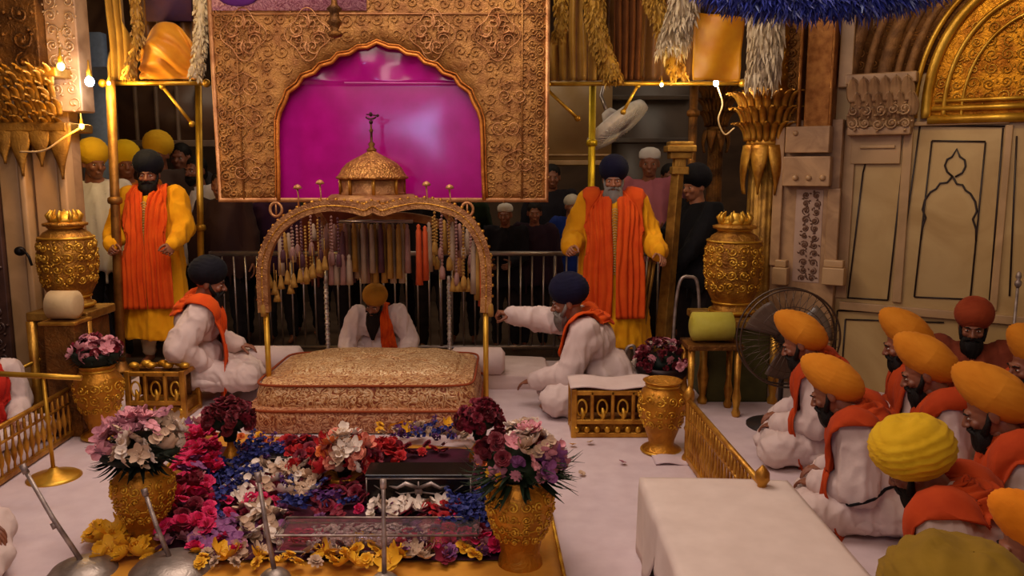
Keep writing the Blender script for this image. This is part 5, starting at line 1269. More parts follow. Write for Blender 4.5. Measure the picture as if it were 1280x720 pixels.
# ------------------------------------------------------------------ flowers
def petal(mb, base, d, up, L, w, curl=.3, n=5, m=4, tip=1.):
    "one petal growing from base along d, opening away from up"
    d = V(d).normalized(); up = V(up).normalized(); s = d.cross(up).normalized()
    rows = []
    for i in range(n):
        t = i/(n-1); c = V(base)+d*L*t+up*(curl*L*(math.sin(t*1.6)-t*t*1.1)); ww = w*1.3*math.sin(PI*min(1, .12+.80*t**.8))**.8*(1 if tip > .5 else (1-t*.7))
        rows.append([c+s*ww*(2*j/(m-1)-1)+up*(.3*ww*(2*j/(m-1)-1)**2) for j in range(m)])
    mb.loft(rows, cap=False, close=False)
def proto_flower(kind):
    m = MB(); rnd = random.Random(hash(kind) % 97 if False else len(kind)*7)
    if kind == 'rose':
        for ring, (k, L, w, el, cu) in enumerate(((5,.036,.02,.25,.5),(5,.030,.018,.8,.35),(4,.026,.014,1.6,.1),(3,.022,.010,3.5,0))):
            for i in range(k):
                a = 2*PI*(i+.5*ring)/k; d = V((math.cos(a), math.sin(a), el)); petal(m, (0,0,0), d, V((-math.cos(a)*el, -math.sin(a)*el, 1)), L, w, cu)
    elif kind == 'lily':
        for i in range(6): a = 2*PI*i/6; d = V((math.cos(a), math.sin(a), .45)); petal(m, (0,0,0), d, V((-math.cos(a)*.45, -math.sin(a)*.45, 1)), .055, .014, -.35 if i % 2 else -.2, 6)
        for i in range(5): a = 2*PI*i/5; m.tube([(0,0,0),(.008*math.cos(a),.008*math.sin(a),.02),(.016*math.cos(a),.016*math.sin(a),.032)], [.001,.001,.003], n=4)
    elif kind == 'carnation':
        for i in range(34):
            z = rnd.uniform(-.1, 1); a = rnd.uniform(0, 2*PI); r = math.sqrt(max(0, 1-z*z)); d = V((r*math.cos(a), r*math.sin(a), z)); petal(m, d*.006, d, V((0,0,1)) if abs(d.z) < .9 else V((1,0,0)), .028*rnd.uniform(.8,1.1), .010, rnd.uniform(-.3,.5), 4, 4)
    elif kind == 'floret':
        for i in range(5): a = 2*PI*i/5; d = V((math.cos(a), math.sin(a), .25)); petal(m, (0,0,0), d, V((0,0,1)), .018, .010, .15, 4, 3)
        m.ell((0,0,.004), (.004,.004,.004), n=6, m=4)
    elif kind == 'spike':
        for k in range(16):
            t = k/15; a = k*2.4; c = V((.014*math.cos(a)*(1-t*.6), .014*math.sin(a)*(1-t*.6), .15*t)); dd = V((math.cos(a), math.sin(a), .3)).normalized(); q = V((-math.sin(a), math.cos(a), 0)); w3 = dd.cross(q)
            for i in range(5): b = 2*PI*i/5; petal(m, c, q*math.cos(b)+w3*math.sin(b)+dd*.35, dd, .018*(1-t*.5), .008, .1, 3, 3)
        m.tube([(0,0,-.03),(0,0,.15)], .003, n=5)
    elif kind == 'orchid':
        for k in range(6):
            c = V((rnd.uniform(-.03,.03), rnd.uniform(-.03,.03), rnd.uniform(0,.02)))
            for i in range(5): a = 2*PI*i/5+k; petal(m, c, V((math.cos(a), math.sin(a), .3)), V((0,0,1)), .020, .011, .1, 4, 3)
    elif kind == 'gladiolus':
        for k in range(6):
            c = V((.0, -.045+.018*k, .008*(k%2))); 
            for i in range(5): a = 2*PI*i/5+k; petal(m, c, V((math.cos(a), math.sin(a)*.8+.2, .5)), V((0,0,1)), .03*(1-.08*k), .013, -.2, 5, 4)
    elif kind == 'marigold':
        for ring in range(3):
            for i in range(9): a = 2*PI*(i+.5*ring)/9; el = .1+ring*.7; petal(m, (0,0,0), V((math.cos(a), math.sin(a), el)), V((-math.cos(a)*el, -math.sin(a)*el, 1)), .030-.004*ring, .008, .2, 4, 3)
    return m.mesh(kind)
KINDS_ = {k: proto_flower(k) for k in ('rose','lily','carnation','floret','spike','orchid','gladiolus','marigold')}
PET = {}
def pmat(c1, c2):
    return fabric('petal '+c1, c1, c2, .6, 40, .15, .15, .35)
FCOL = dict(magenta=pmat('c81850','e02a68'), crimson=pmat('5c0818','74101f'), red=pmat('a81018','c01c20'), darkred=pmat('6a0a20','820f2a'), white=pmat('d8c4b4','e8d8c8'), cream=pmat('b8987c','ccac90'), pink=pmat('cc8088','dc98a0'), dusty=pmat('a0606c','b47480'),
            purple=pmat('7c4070','94548a'), violet=pmat('4a1c58','602870'), blue=pmat('1c2460','2c3484'), yellow=pmat('e0a010','ecb828'), orange=pmat('dc6828','e88040'), salmon=pmat('d87860','e49078'))
protoF = {}
def blossom(kind, col, loc, sc=1., tilt=(0,0), rz=0, parent=None, name=None):
    key = (kind, col)
    if key not in protoF:
        me = KINDS_[kind].copy(); me.materials.clear(); me.materials.append(FCOL[col]); protoF[key] = me
    o = bpy.data.objects.new(name or {'rose':'rose','lily':'lily','carnation':'carnation','spike':'delphinium','orchid':'orchid_spray','gladiolus':'gladiolus','marigold':'marigold','floret':'floret'}[kind], protoF[key]); COL.objects.link(o)
    sc *= KSC; o.location = loc; o.scale = (sc,)*3; o.rotation_euler = (tilt[0], tilt[1], rz)
    if parent is not None: o.parent = parent
    return o
KSC = .92
GREEN = fabric('leaf green', '14200f', '22321a', .6, 30, .2); GREEN2 = fabric('dark leaf green', '0c140c', '161f14', .6, 30, .2)
def bouquet(c, r, flat, spec, leafdn, label, n=60, leafn=90, seed=1, green=GREEN, leafL=.09, yaw=None, basket=None, small=1.):
    rnd = random.Random(seed); o = empty('bouquet', c, 0, label, 'bouquet')
    m = MB()
    if basket: m.lathe([(0,-basket),(r*.55,-basket*.95),(r*.95,-basket*.3),(r*1.0,0),(r*.9,.01),(0,0)], n=40)
    else: m.tube([V((0,0,-.10)), V((0,0,.0))], [.03,.05], n=12)
    m.ell((0,0,.0), (r*.8,r*.8,r*.45*flat))
    for k in range(leafn):
        a = rnd.uniform(0, 2*PI); el = rnd.uniform(-.5, .25) if leafdn else rnd.uniform(-.1, .9); d = V((math.cos(a), math.sin(a), el)).normalized()
        petal(m, d*r*.6, d, V((0,0,1)), leafL*rnd.uniform(.8,1.5)+r*.35, .010, rnd.uniform(-.5,.1), 5, 3, 0)
    m.build('foliage', green, o)
    for k in range(n):
        z = rnd.uniform(-.08, 1); a = rnd.uniform(0, 2*PI); q = math.sqrt(max(0, 1-z*z)); d = V((q*math.cos(a), q*math.sin(a), z))
        p = V((d.x*r, d.y*r, d.z*r*flat))*rnd.uniform(.88, 1.06)
        # colour by zone
        kind, col, s_ = spec(d, rnd); tx = math.atan2(-d.y, d.z)*.9; tz = math.atan2(d.x, math.hypot(d.y, d.z)) *.9
        blossom(kind, col, p, s_*small, (tx, tz), rnd.uniform(0,6), o, 'blossom')
    return o
def top_of(v, h): return V((v.location.x, v.location.y, h))
bouquet(top_of(vL, .52), .135, .7, lambda d, r: (('rose','lily')[r.random() < .4], r.choice(['pink','pink','dusty','darkred']), 1.), True, 'pink blossoms over a dark green bowl on the left back vase', 46, 60, 2, GREEN2, .03, basket=.10)
bouquet(top_of(vFL, .40)+V((-.01,.02,.035)), .168, .80, lambda d, r: ((('gladiolus','lily')[r.random() < .4], r.choice(['cream','cream','cream','white']), 1.0) if d.x > -.1 and d.z < .75 else (('lily','orchid')[r.random() < .5], r.choice(['dusty','pink','dusty']), 1.1)), True, 'pink and cream lilies in a dark leafy basket on the front left vase', 70, 110, 3, GREEN2, .04, basket=.07)
def sFR(d, r):
    if d.x < -.35 and d.z > .2: return ('rose', 'crimson', 1.1)
    if d.z < .12: return ('marigold' if r.random() < .6 else 'lily', r.choice(['yellow','orange','dusty']), .95)
    if d.z > .5: return (r.choice(['gladiolus','lily']), r.choice(['white','cream','pink']), 1.)
    return (r.choice(['orchid','rose','lily']), r.choice(['dusty','pink','purple','darkred','salmon']), 1.05)
bouquet(top_of(vFR, .405)+V((.0,.03,.03)), .165, .9, sFR, True, 'big mixed bouquet of pink, white and yellow flowers on the front right vase', 85, 150, 4, GREEN, .07)
bouquet(top_of(vP, .30)+V((0,0,.0)), .115, .9, lambda d, r: (r.choice(['carnation','rose']), r.choice(['crimson','crimson','darkred']), 1.1), True, 'round crimson bouquet in the small pear vase left of the throne', 60, 20, 5, GREEN2, .01)
bouquet(top_of(vP2, .27), .11, .9, lambda d, r: (r.choice(['carnation','rose']), r.choice(['crimson','crimson','darkred']), 1.1), True, 'crimson bouquet peeping out behind the front right bouquet', 55, 20, 6, GREEN2, .01)
c = at(828,452,5.3); bw = empty('flower_bowl', (c.x, 5.3, 0), 0, 'dark tall bowl under the burgundy flowers right of the right attendant', 'bowl')
m = MB(); m.lathe([(0,0),(.09,0),(.09,.02),(.04,.06),(.06,.12),(.17,c.z-.08),(.19,c.z-.02),(.16,c.z-.02),(0,c.z-.06)], n=36); m.build('bowl_body', plain('dark bronze', '2c1c1c', .4, .6), bw)
bouquet(V((c.x,5.3,c.z)), .18, .8, lambda d, r: (('rose','carnation')[r.random() < .5], 'crimson' if r.random() < .68 else r.choice(['pink','white','dusty']), 1.1 if r.random() < .6 else .8), True, 'burgundy bouquet dotted with pale pink roses in the dark bowl', 80, 60, 7, GREEN2, .02)
# centre piece before the throne
cb_ = gr(430, 612); bowl = empty('flower_bowl', cb_, 0, 'low gold bowl in the middle of the flower bed under the orange and white blooms', 'bowl'); m = MB(); m.lathe([(0,0),(.05,0),(.055,.015),(.085,.05),(.095,.085),(.09,.085),(.0,.06)], n=36); m.build('bowl_body', VG, bowl)
def sC(d, r):
    if abs(d.x-.1) < .38 and d.z > .15: return (r.choice(['lily','gladiolus']), r.choice(['white','cream']), 1.15)
    if d.z > -.02 and abs(d.x) < .85: return (r.choice(['rose','lily']), r.choice(['salmon','orange','salmon','red']), 1.1)
    return ('rose', r.choice(['red','darkred']), 1.)
bouquet(cb_+V((0,.02,.155)), .14, .9, sC, False, 'white, orange and salmon centre bouquet in front of the brocade throne', 66, 40, 8, GREEN2, .03)

# bed cloth with beaded border
A, B, C_, D = gr(262,560), gr(672,572), gr(708,745), gr(95,745)
A = gr(245,545); bedc = empty('bed_cloth', V((gr(420,650).x, gr(420,650).y, 0)), 0, 'amber satin cloth with beaded edge spread under the flower bed', 'cloth'); bo2 = bedc.location.copy()
P4 = [A-bo2, B-bo2, C_-bo2, D-bo2]; m = MB()
m.grid(lambda u, v: P4[0].lerp(P4[1], u).lerp(P4[3].lerp(P4[2], u), v)+V((0,0,.028+.006*nz(V((u*5,v*5,0))))), 40, 40); m.build('satin', fabric('amber bed satin', 'c07c14', 'd4921e', .5, 30, .3, .3, .4), bedc, solid=.006)
for a_, b_ in ((P4[1], P4[2]), (P4[0], P4[3])):
    m = MB()
    for k in range(90): p = a_.lerp(b_, k/89)+V((0,0,.04)); m.ell(p, (.009,.009,.009), n=6, m=4, mi=0)
    m.tube([a_+V((0,0,.04)), b_+V((0,0,.04))], .006, n=6); m.build('beaded_border', VD, bedc)
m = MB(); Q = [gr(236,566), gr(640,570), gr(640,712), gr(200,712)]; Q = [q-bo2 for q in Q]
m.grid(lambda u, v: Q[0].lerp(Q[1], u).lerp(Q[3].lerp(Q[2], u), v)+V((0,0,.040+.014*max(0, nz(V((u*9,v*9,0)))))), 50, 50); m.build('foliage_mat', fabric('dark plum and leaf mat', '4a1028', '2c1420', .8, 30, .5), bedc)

# loose blossoms: every one its own thing
BEDZ = .055
def strew(poly, n, kinds, cols, label, group, seed, sc=1., zz=0., pile=.0, tl=.5):
    "n blossoms over the floor area seen between four photo corners"
    rnd = random.Random(seed); c = [gr(*p) for p in poly]; placed = []
    for k in range(n):
        best = None
        for t_ in range(12):
            u, v = rnd.random(), rnd.random(); p = c[0].lerp(c[1], u).lerp(c[3].lerp(c[2], u), v)
            dmin = min([(p-q).length for q in placed] or [9])
            if best is None or dmin > best[0]: best = (dmin, p, u, v)
        _, p, u, v = best; placed.append(p.copy())
        z = BEDZ+zz+pile*math.sin(PI*u)*math.sin(PI*min(1,v*.9+.1))
        kd = rnd.choice(kinds); q = V((p.x, p.y, z+(.01 if kd not in ('spike',) else .03)))
        tx = rnd.uniform(0, tl)+.25
        if kd == 'spike': o = blossom(kd, rnd.choice(cols), q, sc*rnd.uniform(.85,1.2), (R(80)+rnd.uniform(-.3,.2), 0), rnd.uniform(0,6.28))
        else: o = blossom(kd, rnd.choice(cols), q, sc*rnd.uniform(.85,1.2), (tx, rnd.uniform(-tl,tl)), rnd.uniform(0,6.28))
        tag(o, label, 'flower', group)
G = strew
G([(222,572),(268,568),(276,618),(222,618)], 31, ['rose','carnation'], ['magenta'], 'bright magenta bloom in the heap at the upper left of the flower bed', 'magenta blooms upper left', 1, 1.35, .06, .08)
G([(215,630),(262,625),(262,690),(205,694)], 34, ['rose','carnation'], ['magenta','darkred'], 'magenta or wine red bloom beside the front left vase', 'wine and magenta blooms by the front left vase', 2, 1.35, .03, .06)
G([(228,556),(262,552),(262,572),(228,574)], 12, ['orchid','lily'], ['pink','purple','white'], 'pink or lilac bloom at the upper left edge of the flower bed', 'lilac blooms upper left', 3, 1.1, .06, .04)
G([(270,598),(318,570),(312,612),(264,668)], 34, ['spike'], ['blue'], 'dark blue delphinium spike in the left band of the bed', 'blue spikes left', 4, 1.0, .01)
G([(318,575),(372,572),(372,588),(320,592)], 12, ['spike'], ['blue','violet'], 'dark blue or violet spike behind the small dark case', 'blue spikes at the back', 5, .9)
G([(572,648),(612,640),(636,684),(566,686)], 31, ['spike'], ['blue'], 'dark blue delphinium spike in the right band of the bed', 'blue spikes right', 6, 1.0, .01)
G([(488,556),(566,558),(566,572),(500,570)], 12, ['spike'], ['blue','violet'], 'violet blue spike behind the dark emblem case', 'violet spikes behind the case', 7, .9, .03)
G([(250,668),(312,668),(306,698),(244,698)], 21, ['orchid'], ['purple'], 'dusty purple orchid spray at the front left of the bed', 'purple orchids front left', 8, 1.1)
G([(510,680),(640,678),(640,704),(500,704)], 31, ['orchid','carnation'], ['purple','dusty','magenta'], 'purple or magenta spray at the front right of the bed', 'purple sprays front right', 9, 1.1)
G([(560,670),(632,668),(636,706),(560,706)], 13, ['rose','carnation'], ['magenta','darkred'], 'wine red bloom next to the front right vase', 'wine blooms by the front right vase', 10, 1.2, .01)
G([(296,600),(330,596),(328,622),(290,624)], 9, ['gladiolus','lily'], ['white','cream'], 'white bloom at the upper left inside the bed', 'white blooms inner left', 11, 1.15)
G([(340,604),(400,596),(396,640),(336,640)], 18, ['gladiolus','lily'], ['white','cream'], 'white or cream bloom in the middle white cluster', 'white blooms middle', 12, 1.25, .01, .02)
G([(300,652),(352,650),(340,690),(306,690)], 13, ['gladiolus','lily'], ['white','cream'], 'cream gladiolus left of the clear case', 'cream blooms left of the clear case', 13, 1.2, .0, .02)
G([(452,646),(562,646),(556,656),(456,658)], 13, ['gladiolus','lily'], ['white','cream'], 'white bloom in the row behind the clear case', 'white blooms behind the clear case', 14, 1.1)
G([(276,630),(346,616),(352,648),(282,656)], 15, ['rose'], ['darkred','magenta'], 'wine red rose inside the left half of the bed', 'wine roses inner left', 15, 1.2)
G([(358,572),(404,576),(410,604),(366,606)], 18, ['rose','carnation'], ['red','darkred'], 'deep red rose left of the centre bowl', 'red roses left of the centre bowl', 16, 1.25, .03, .05)
G([(470,575),(500,575),(506,600),(466,606)], 15, ['rose','carnation'], ['red','darkred'], 'deep red rose right of the centre bowl', 'red roses right of the centre bowl', 17, 1.25, .03, .04)
G([(406,618),(460,616),(460,650),(400,652)], 13, ['rose'], ['darkred'], 'dark red rose just in front of the centre bowl', 'dark roses before the centre bowl', 18, 1.1)
G([(534,650),(580,650),(584,668),(534,668)], 12, ['rose'], ['red','darkred'], 'dark red rose before the dark emblem case', 'dark roses before the emblem case', 19, 1.2)
G([(352,632),(440,640),(430,656),(350,654)], 10, ['spike'], ['blue','violet'], 'dark blue spike lying behind the clear case', 'blue spikes behind the clear case', 20, .9)
G([(112,672),(180,668),(196,712),(116,716)], 24, ['lily','marigold'], ['yellow'], 'yellow lily bloom at the foot of the front left vase', 'yellow blooms front left', 21, 1.3, -.015, .03)
G([(240,708),(330,706),(330,724),(236,724)], 13, ['lily','marigold'], ['yellow','yellow','cream'], 'yellow or cream bloom along the front edge of the bed at left', 'yellow blooms along the front left edge', 22, 1.1)
G([(350,708),(500,708),(500,724),(350,724)], 18, ['marigold','lily'], ['yellow','yellow','cream'], 'yellow or cream bloom along the front edge of the bed at centre', 'yellow blooms along the front centre edge', 23, 1.1)
G([(470,548),(590,552),(586,566),(476,562)], 20, ['marigold','lily'], ['yellow','cream'], 'yellow bloom along the foot of the throne right of centre', 'yellow blooms at the throne foot', 24, 1.25, .03)
G([(300,606),(452,604),(452,660),(270,690)], 40, ['rose','carnation','orchid'], ['darkred','purple','magenta','darkred'], 'small dark red or purple bloom filling gaps in the left half of the bed', 'filler blooms left half', 41, .95, -.012)
G([(470,650),(600,642),(640,700),(470,660)], 26, ['rose','carnation','orchid'], ['darkred','purple','magenta','darkred'], 'small dark red or purple bloom filling gaps in the right half of the bed', 'filler blooms right half', 42, .95, -.012)
G([(590,574),(640,574),(644,600),(592,600)], 12, ['rose','carnation'], ['darkred','dusty','orange'], 'dull red bloom under the big bouquet at the back right of the bed', 'dull red blooms back right', 43, 1.0, -.01)
G([(440,566),(560,570),(560,584),(440,580)], 16, ['rose','marigold'], ['darkred','red','yellow'], 'red or yellow bloom in the row right behind the emblem case', 'red and yellow blooms behind the emblem case', 44, 1.0, .0)
G([(300,562),(352,560),(352,572),(300,574)], 9, ['rose','marigold'], ['darkred','orange','yellow'], 'small mixed bloom along the foot of the throne at left', 'mixed blooms at the left throne foot', 26, .9, .01)
G([(610,600),(640,598),(640,640),(600,636)], 12, ['rose','marigold','orchid'], ['darkred','orange','dusty'], 'dull red or orange bloom tucked behind the front right vase', 'blooms behind the front right vase', 27, 1.0, .01)
G([(226,600),(262,596),(262,626),(218,632)], 12, ['orchid','rose'], ['pink','purple','magenta'], 'pink or purple bloom between the magenta heap and the wine blooms', 'pink blooms in the left strip', 29, 1.1, .05, .05)
G([(500,688),(640,690),(650,712),(500,712)], 12, ['carnation','rose'], ['magenta','purple','darkred'], 'magenta or wine bloom at the very front right of the bed', 'blooms at the front right edge', 30, 1.2, .0)
G([(212,686),(300,690),(300,708),(206,706)], 10, ['orchid','carnation'], ['purple','dusty','magenta'], 'dusty purple bloom at the very front left of the bed', 'purple blooms at the front left edge', 31, 1.1, .0)
G([(400,700),(600,700),(606,716),(396,716)], 22, ['marigold','rose','lily'], ['yellow','yellow','darkred','cream'], 'yellow, wine or cream bloom lying in front of the clear case', 'mixed blooms before the clear case', 51, 1.05, .0)
G([(300,606),(336,602),(330,640),(288,650)], 8, ['gladiolus','lily'], ['white','white','cream'], 'white bloom among the wine roses in the inner left of the bed', 'white blooms among the wine roses', 52, 1.15, .015)
# bits dropped on the sheet
for k, (px, py, kd, col) in enumerate(((727,592,'floret','cream'),(778,578,'floret','dusty'),(716,556,'floret','yellow'),(738,553,'floret','cream'))):
    o = blossom(kd, col, gr(px, py, .02), 1.3, (.2,.3), k); tag(o, ['pale petal cluster dropped on the sheet right of the big bouquet','dusty pink petals dropped before the right vase','yellow floret dropped by the right gilded bench','cream floret dropped under the right gilded bench'][k], 'flower')

# dark cases and the clear case among the flowers
BLK = plain('black lacquer', '16120f', .25)
def case(px0, px1, py, w3, h, label, emblem=True):
    a, b = gr(px0, py), gr(px1, py); o = empty('dark_case', ((a.x+b.x)/2, a.y, .03), 0, label, 'case'); w = b.x-a.x
    m = MB(); m.box((0,w3/2,h*.5), (w,w3,h*.94)); m.build('case_body', BLK, o, bevel=.012)
    m = MB(); m.box((0,w3/2,h*.97), (w*1.02,w3*1.04,.016)); m.build('case_lid', BLK, o, bevel=.006)
    m = MB()
    for z in (.012, h*.9): m.box((0,-.004,z), (w*.98,.006,.006))
    for sx in (-1, 1): m.box((sx*w*.49,-.004,h*.48), (.006,.006,h*.9))
    m.build('silver_trim', SILVER, o)
    if emblem:
        m = MB()
        for s in (-1, 1): m.tube([V((0,-.008,h*.62)), V((s*w*.12,-.008,h*.76)), V((s*w*.2,-.008,h*.62)), V((s*w*.28,-.008,h*.68))], [.009,.012,.009,.003], n=6); m.tube([V((0,-.008,h*.3)), V((s*w*.1,-.008,h*.22)), V((s*w*.26,-.008,h*.34))], [.005,.006,.002], n=6); m.tube([V((0,-.008,h*.5)), V((s*w*.17,-.008,h*.42)), V((s*w*.22,-.008,h*.5))], [.004,.005,.002], n=6)
        m.tube([V((0,-.008,h*.2)), V((0,-.008,h*.82))], [.008,.004], n=6); m.ell((0,-.008,h*.5), (.02,.006,.022)); m.build('silver_emblem', SILVER, o)
        m = MB()
        for s in (-1, 1): m.tube([V((s*w*.3,-.006,h*.15)), V((s*w*.38,-.006,h*.3)), V((s*w*.33,-.006,h*.5)), V((s*w*.42,-.006,h*.7))], .003, n=5); m.build('corner_scroll', SILVER, o)
    return o
case(458, 590, 641, .16, .155, 'long dark lacquered case with silver emblem right of the centre bowl')
case(318, 372, 592, .12, .06, 'small dark case half hidden at the back left of the bed', False)
a, b = gr(345,704), gr(598,704); cc = empty('clear_case', ((a.x+b.x)/2, a.y, .045), 0, 'long clear display case with silver filigree inside at the bed front', 'case'); w = (b.x-a.x); dd_ = .17; hh = .075
m = MB(); m.box((0,dd_/2,hh/2), (w,dd_,hh)); GL = plain('clear acrylic', 'fff8f6', .03, 0, .5, trans=.96); m.build('acrylic_cover', GL, cc, bevel=.012, solid=0)
m = MB(); m.tube([V((-w/2,0,hh)), V((w/2,0,hh)), V((w/2,dd_,hh)), V((-w/2,dd_,hh))], .005, n=8, closed=True); m.tube([V((-w/2,0,.004)), V((w/2,0,.004)), V((w/2,dd_,.004)), V((-w/2,dd_,.004))], .006, n=8, closed=True); m.build('silver_edging', SILVER, cc)
m = MB(); rnd = random.Random(5)
for k in range(260):
    x = rnd.uniform(-.34,.25)*w; y = rnd.uniform(.02,dd_-.03); m.ell((x,y,.018+rnd.uniform(0,.02)), (.016,.006,.011), Matrix.Rotation(rnd.uniform(0,3),3,'Y') @ Matrix.Rotation(rnd.uniform(0,3),3,'Z'), n=6, m=4)
m.build('silver_filigree', fabric('pale rose filigree', 'c09898', 'e0c4c0', .4, 60, .3), cc)
m = MB(); m.box((0,dd_/2,.004), (w*.97,dd_*.94,.006)); m.build('wine_lining', fabric('wine lining', '8c2444', 'a03454'), cc)
for x, col in ((-.42,'magenta'),(-.36,'magenta'),(-.30,'magenta'),(.28,'darkred'),(.34,'red'),(.40,'darkred')):
    blossom('rose', col, (x*w, dd_*.45, .018), .9, (.3,0), x*9, cc, 'rose_inside')
# ------------------------------------------------------------------ people
def V3(*a): return V(a)
# two standing attendants in yellow robes and wide saffron stoles
def wide_stole(mat, bottom=.50, w=.185, x=.1):
    def f(j):
        up, fw, rt, nb = j['up'], j['fw'], j['rt'], j['nb']; out = []
        for s in (-1, 1):
            si = rt*(-s)
            pts = [(nb-fw*.08-up*.06, up), (nb-fw*.06+rt*(s*.07)-up*.035, up*.7+si*.6), (nb+rt*(s*.10)-up*.03, si), (nb+fw*.12+rt*(s*x)-up*.13, si),
                   (nb+fw*.2+rt*(s*x)-up*.3, si), (V((s*x*1.0,-.22,.98)), si), (V((s*x*1.02,-.23,.74)), si), (V((s*x*1.05,-.23,bottom)), si)]
            out.append((pts, [w*.6,w*.7,w*.9,w,w*1.05,w*1.1,w*1.12,w*1.12], mat, 'stole'))
        return out
    return f
pl = at(203, 440, 6.5); fh = at(195, 206, 6.5)
A1 = person('bearded attendant standing at left in yellow robe, orange stole and dark turban', sit=False, root=(pl.x,6.5,0), face=-86, lean=2, look=(8,8,0), sc=.99,
    wrists=(V((-.22,-.30,1.02)), V((.25,-.33,1.02))), hands=('g','g'), palm=(V((.6,-.3,-.6)), V((-.6,-.3,-.6))), cloth=YELLOW, lower=fabric('pale cotton', 'b8a48c'), turb=('round', T_BLACK), brd=(HAIRB,.09,.06), scarf=wide_stole(ORANGE, .50, .17, .095), hem=.24, loose=1.12, seed=1)
pr = at(762, 460, 6.15)
A2 = person('grey-bearded attendant standing at right in yellow robe, orange stole and navy turban', sit=False, root=(pr.x,6.15,0), face=-92, lean=2, look=(8,-6,0), sc=.965,
    wrists=(V((-.34,-.26,1.06)), V((.34,-.26,1.02))), hands=('g','o'), palm=(V((.6,-.3,-.6)), V((-.4,-.3,-.8))), cloth=YELLOW, lower=fabric('grey white cotton', 'a09084'), turb=('round', T_NAVY), brd=(HAIRG,.13,.065), skinm=SKIN2, scarf=wide_stole(ORANGE, .50, .20, .12), hem=.26, loose=1.3, seed=2, hints=(V((-.35,.5,-1)), V((.35,.5,-1))))
for base, yv in ((A1, -.235), (A2, -.255)):   # the embroidered placket and bead chain on the chest
    m = MB()
    for k in range(26): t = k/25; m.tube([V((-.022,yv*.80-.035*math.sin(t*2),1.34-.5*t)), V((.0,yv*.80-.045*math.sin(t*2),1.355-.5*t)), V((.022,yv*.80-.035*math.sin(t*2),1.34-.5*t))], .004, n=5)
    m.build('chest_embroidery', fabric('cream embroidery', 'c8a878', 'a88450'), base)

# reader, left and right seated attendants
P = person
rd = P('reader bowed behind the brocade throne, white tunic, orange stole on one shoulder', head_at=at(468,380,5.85), face=-88, lean=30, look=(22,-14,8), base=.10, side=-2, loose=1.25,
    wrists=(V((-.26,-.36,.14)), V((.26,-.36,.14))), turb=('round', fabric('ochre turban cloth', '9a6418', 'b07a24')), brd=(HAIRB,.26,.055), scarf=stole(ORANGE,.42,.13,.10,0,(1,)), seed=3, cat='person');
P('left seated attendant in white seen from behind, black turban, orange stole forward', head_at=at(262,354,5.45), face=22, lean=10, look=(12,-8,0), sc=.98, loose=1.25, wrists=(V((-.20,-.02,.20)), V((.2,-.26,.25))),
    turb=('round', T_BLACK), brd=(HAIRB,.13,.055), scarf=stole(ORANGE,.44,.24,.13,.02,(-1,1)), seed=4)
P('right seated attendant in white leaning forward with arm raised, navy turban', head_at=at(710,378,5.30), face=172, lean=24, look=(14,0,0), sc=1.04, loose=1.2, wrists=(V((.0,-.62,.60)), V((.14,-.42,.20))), hands=('g','o'), palm=(V((0,-.2,-1)), None),
    turb=('round', T_NAVY), brd=(HAIRG,.08,.05), scarf=stole(ORANGE,.60,.2,.09), seed=5, hints=(V((-.3,.3,-1)), V((.5,.8,-.5))))

# the row of seated men at the right; all look left towards the throne
def row(px, py, Y, label, face, look, lean=20, turb=('peaked', T_OR), sc=.93, **k):
    # photo position is the middle of the turban; the head sits a little below
    h = at(px, py, Y)-V((0,0,.08)); k.setdefault('scarf', stole(RUST, .34, .25, .13)); k.setdefault('loose', 1.28); k.setdefault('brd', (HAIRB,.12,.055))
    return person(label, head_at=h, face=face, lean=lean, look=look, turb=turb, sc=None if sc is None else sc, **k)
row(1000,412,4.35,'farthest left of the seated men, orange turban, before the wire fan',158,(26,0,0),18,('peaked',T_OR),None,seed=11)
row(1040,470,3.55,'white-clad man with orange turban and thin black belt strap, second in the near row',150,(28,0,0),24,('peaked',T_OR),None,belt=BLACK,seed=12)
row(1130,412,4.2,'man whose orange turban top shows just behind another orange turban by the panel',160,(20,0,0),14,('peaked',T_OR),None,seed=13)
row(1156,446,3.65,'man in rust stole with orange turban in front of the inlaid marble panel',155,(24,0,0),18,('peaked',T_OR),None,seed=14)
row(1218,392,4.6,'man facing the camera in dull red turban with long dark beard at the back right',-120,(10,0,0),6,('round',fabric('dull red turban cloth','8c3418','a04422')),None,seed=15,cloth=fabric('dim rust wool','6a2c1c','803820'),scarf=None)
row(1240,490,3.05,'man with orange turban and broad red-orange stole, right of the yellow turban',150,(26,0,0),20,('peaked',T_OR),None,scarf=stole(RUST,.46,.32,.16),seed=16)
row(1146,556,2.62,'man bowed forward with folded lemon yellow turban beside the white table',140,(34,0,8),26,('wide',T_YE),None,scarf=stole(RUST,.38,.25,.12),seed=17)
row(1290,436,3.7,'man cut by the right frame edge with pale orange turban, back row',176,(16,0,0),12,('peaked',T_OR),None,seed=18)
row(1290,648,2.15,'nearest white-clad man at right with bright orange turban low in the corner',165,(24,0,0),18,('peaked',fabric('vivid orange turban cloth','d8780c','e88818')),None,scarf=stole(RUST,.5,.22,.1),seed=19)
row(1196,752,1.42,'nearest man, only his dull olive yellow turban showing at the bottom right',150,(20,0,0),16,('wide',fabric('olive yellow turban cloth','7a5c10','8e6c18')),None,cloth=fabric('olive shawl','6e5410','82641a'),scarf=None,seed=20)
# thin black strap of the second man
# left edge
row(-22,428,4.45,'man in white with red scarf seated beyond the left balustrade',-40,(20,0,0),14,None,None,seed=21,scarf=stole(fabric('scarlet cloth','a81c14','bc2c1c'),.3,.15,.07))
o = at(-160,640,2.75); person('white-clad figure at the left frame edge, only a sleeve and side showing', root=(o.x,o.y,0), face=20, lean=8, look=(10,0,0), sc=1., turb=('peaked',T_OR), seed=22)

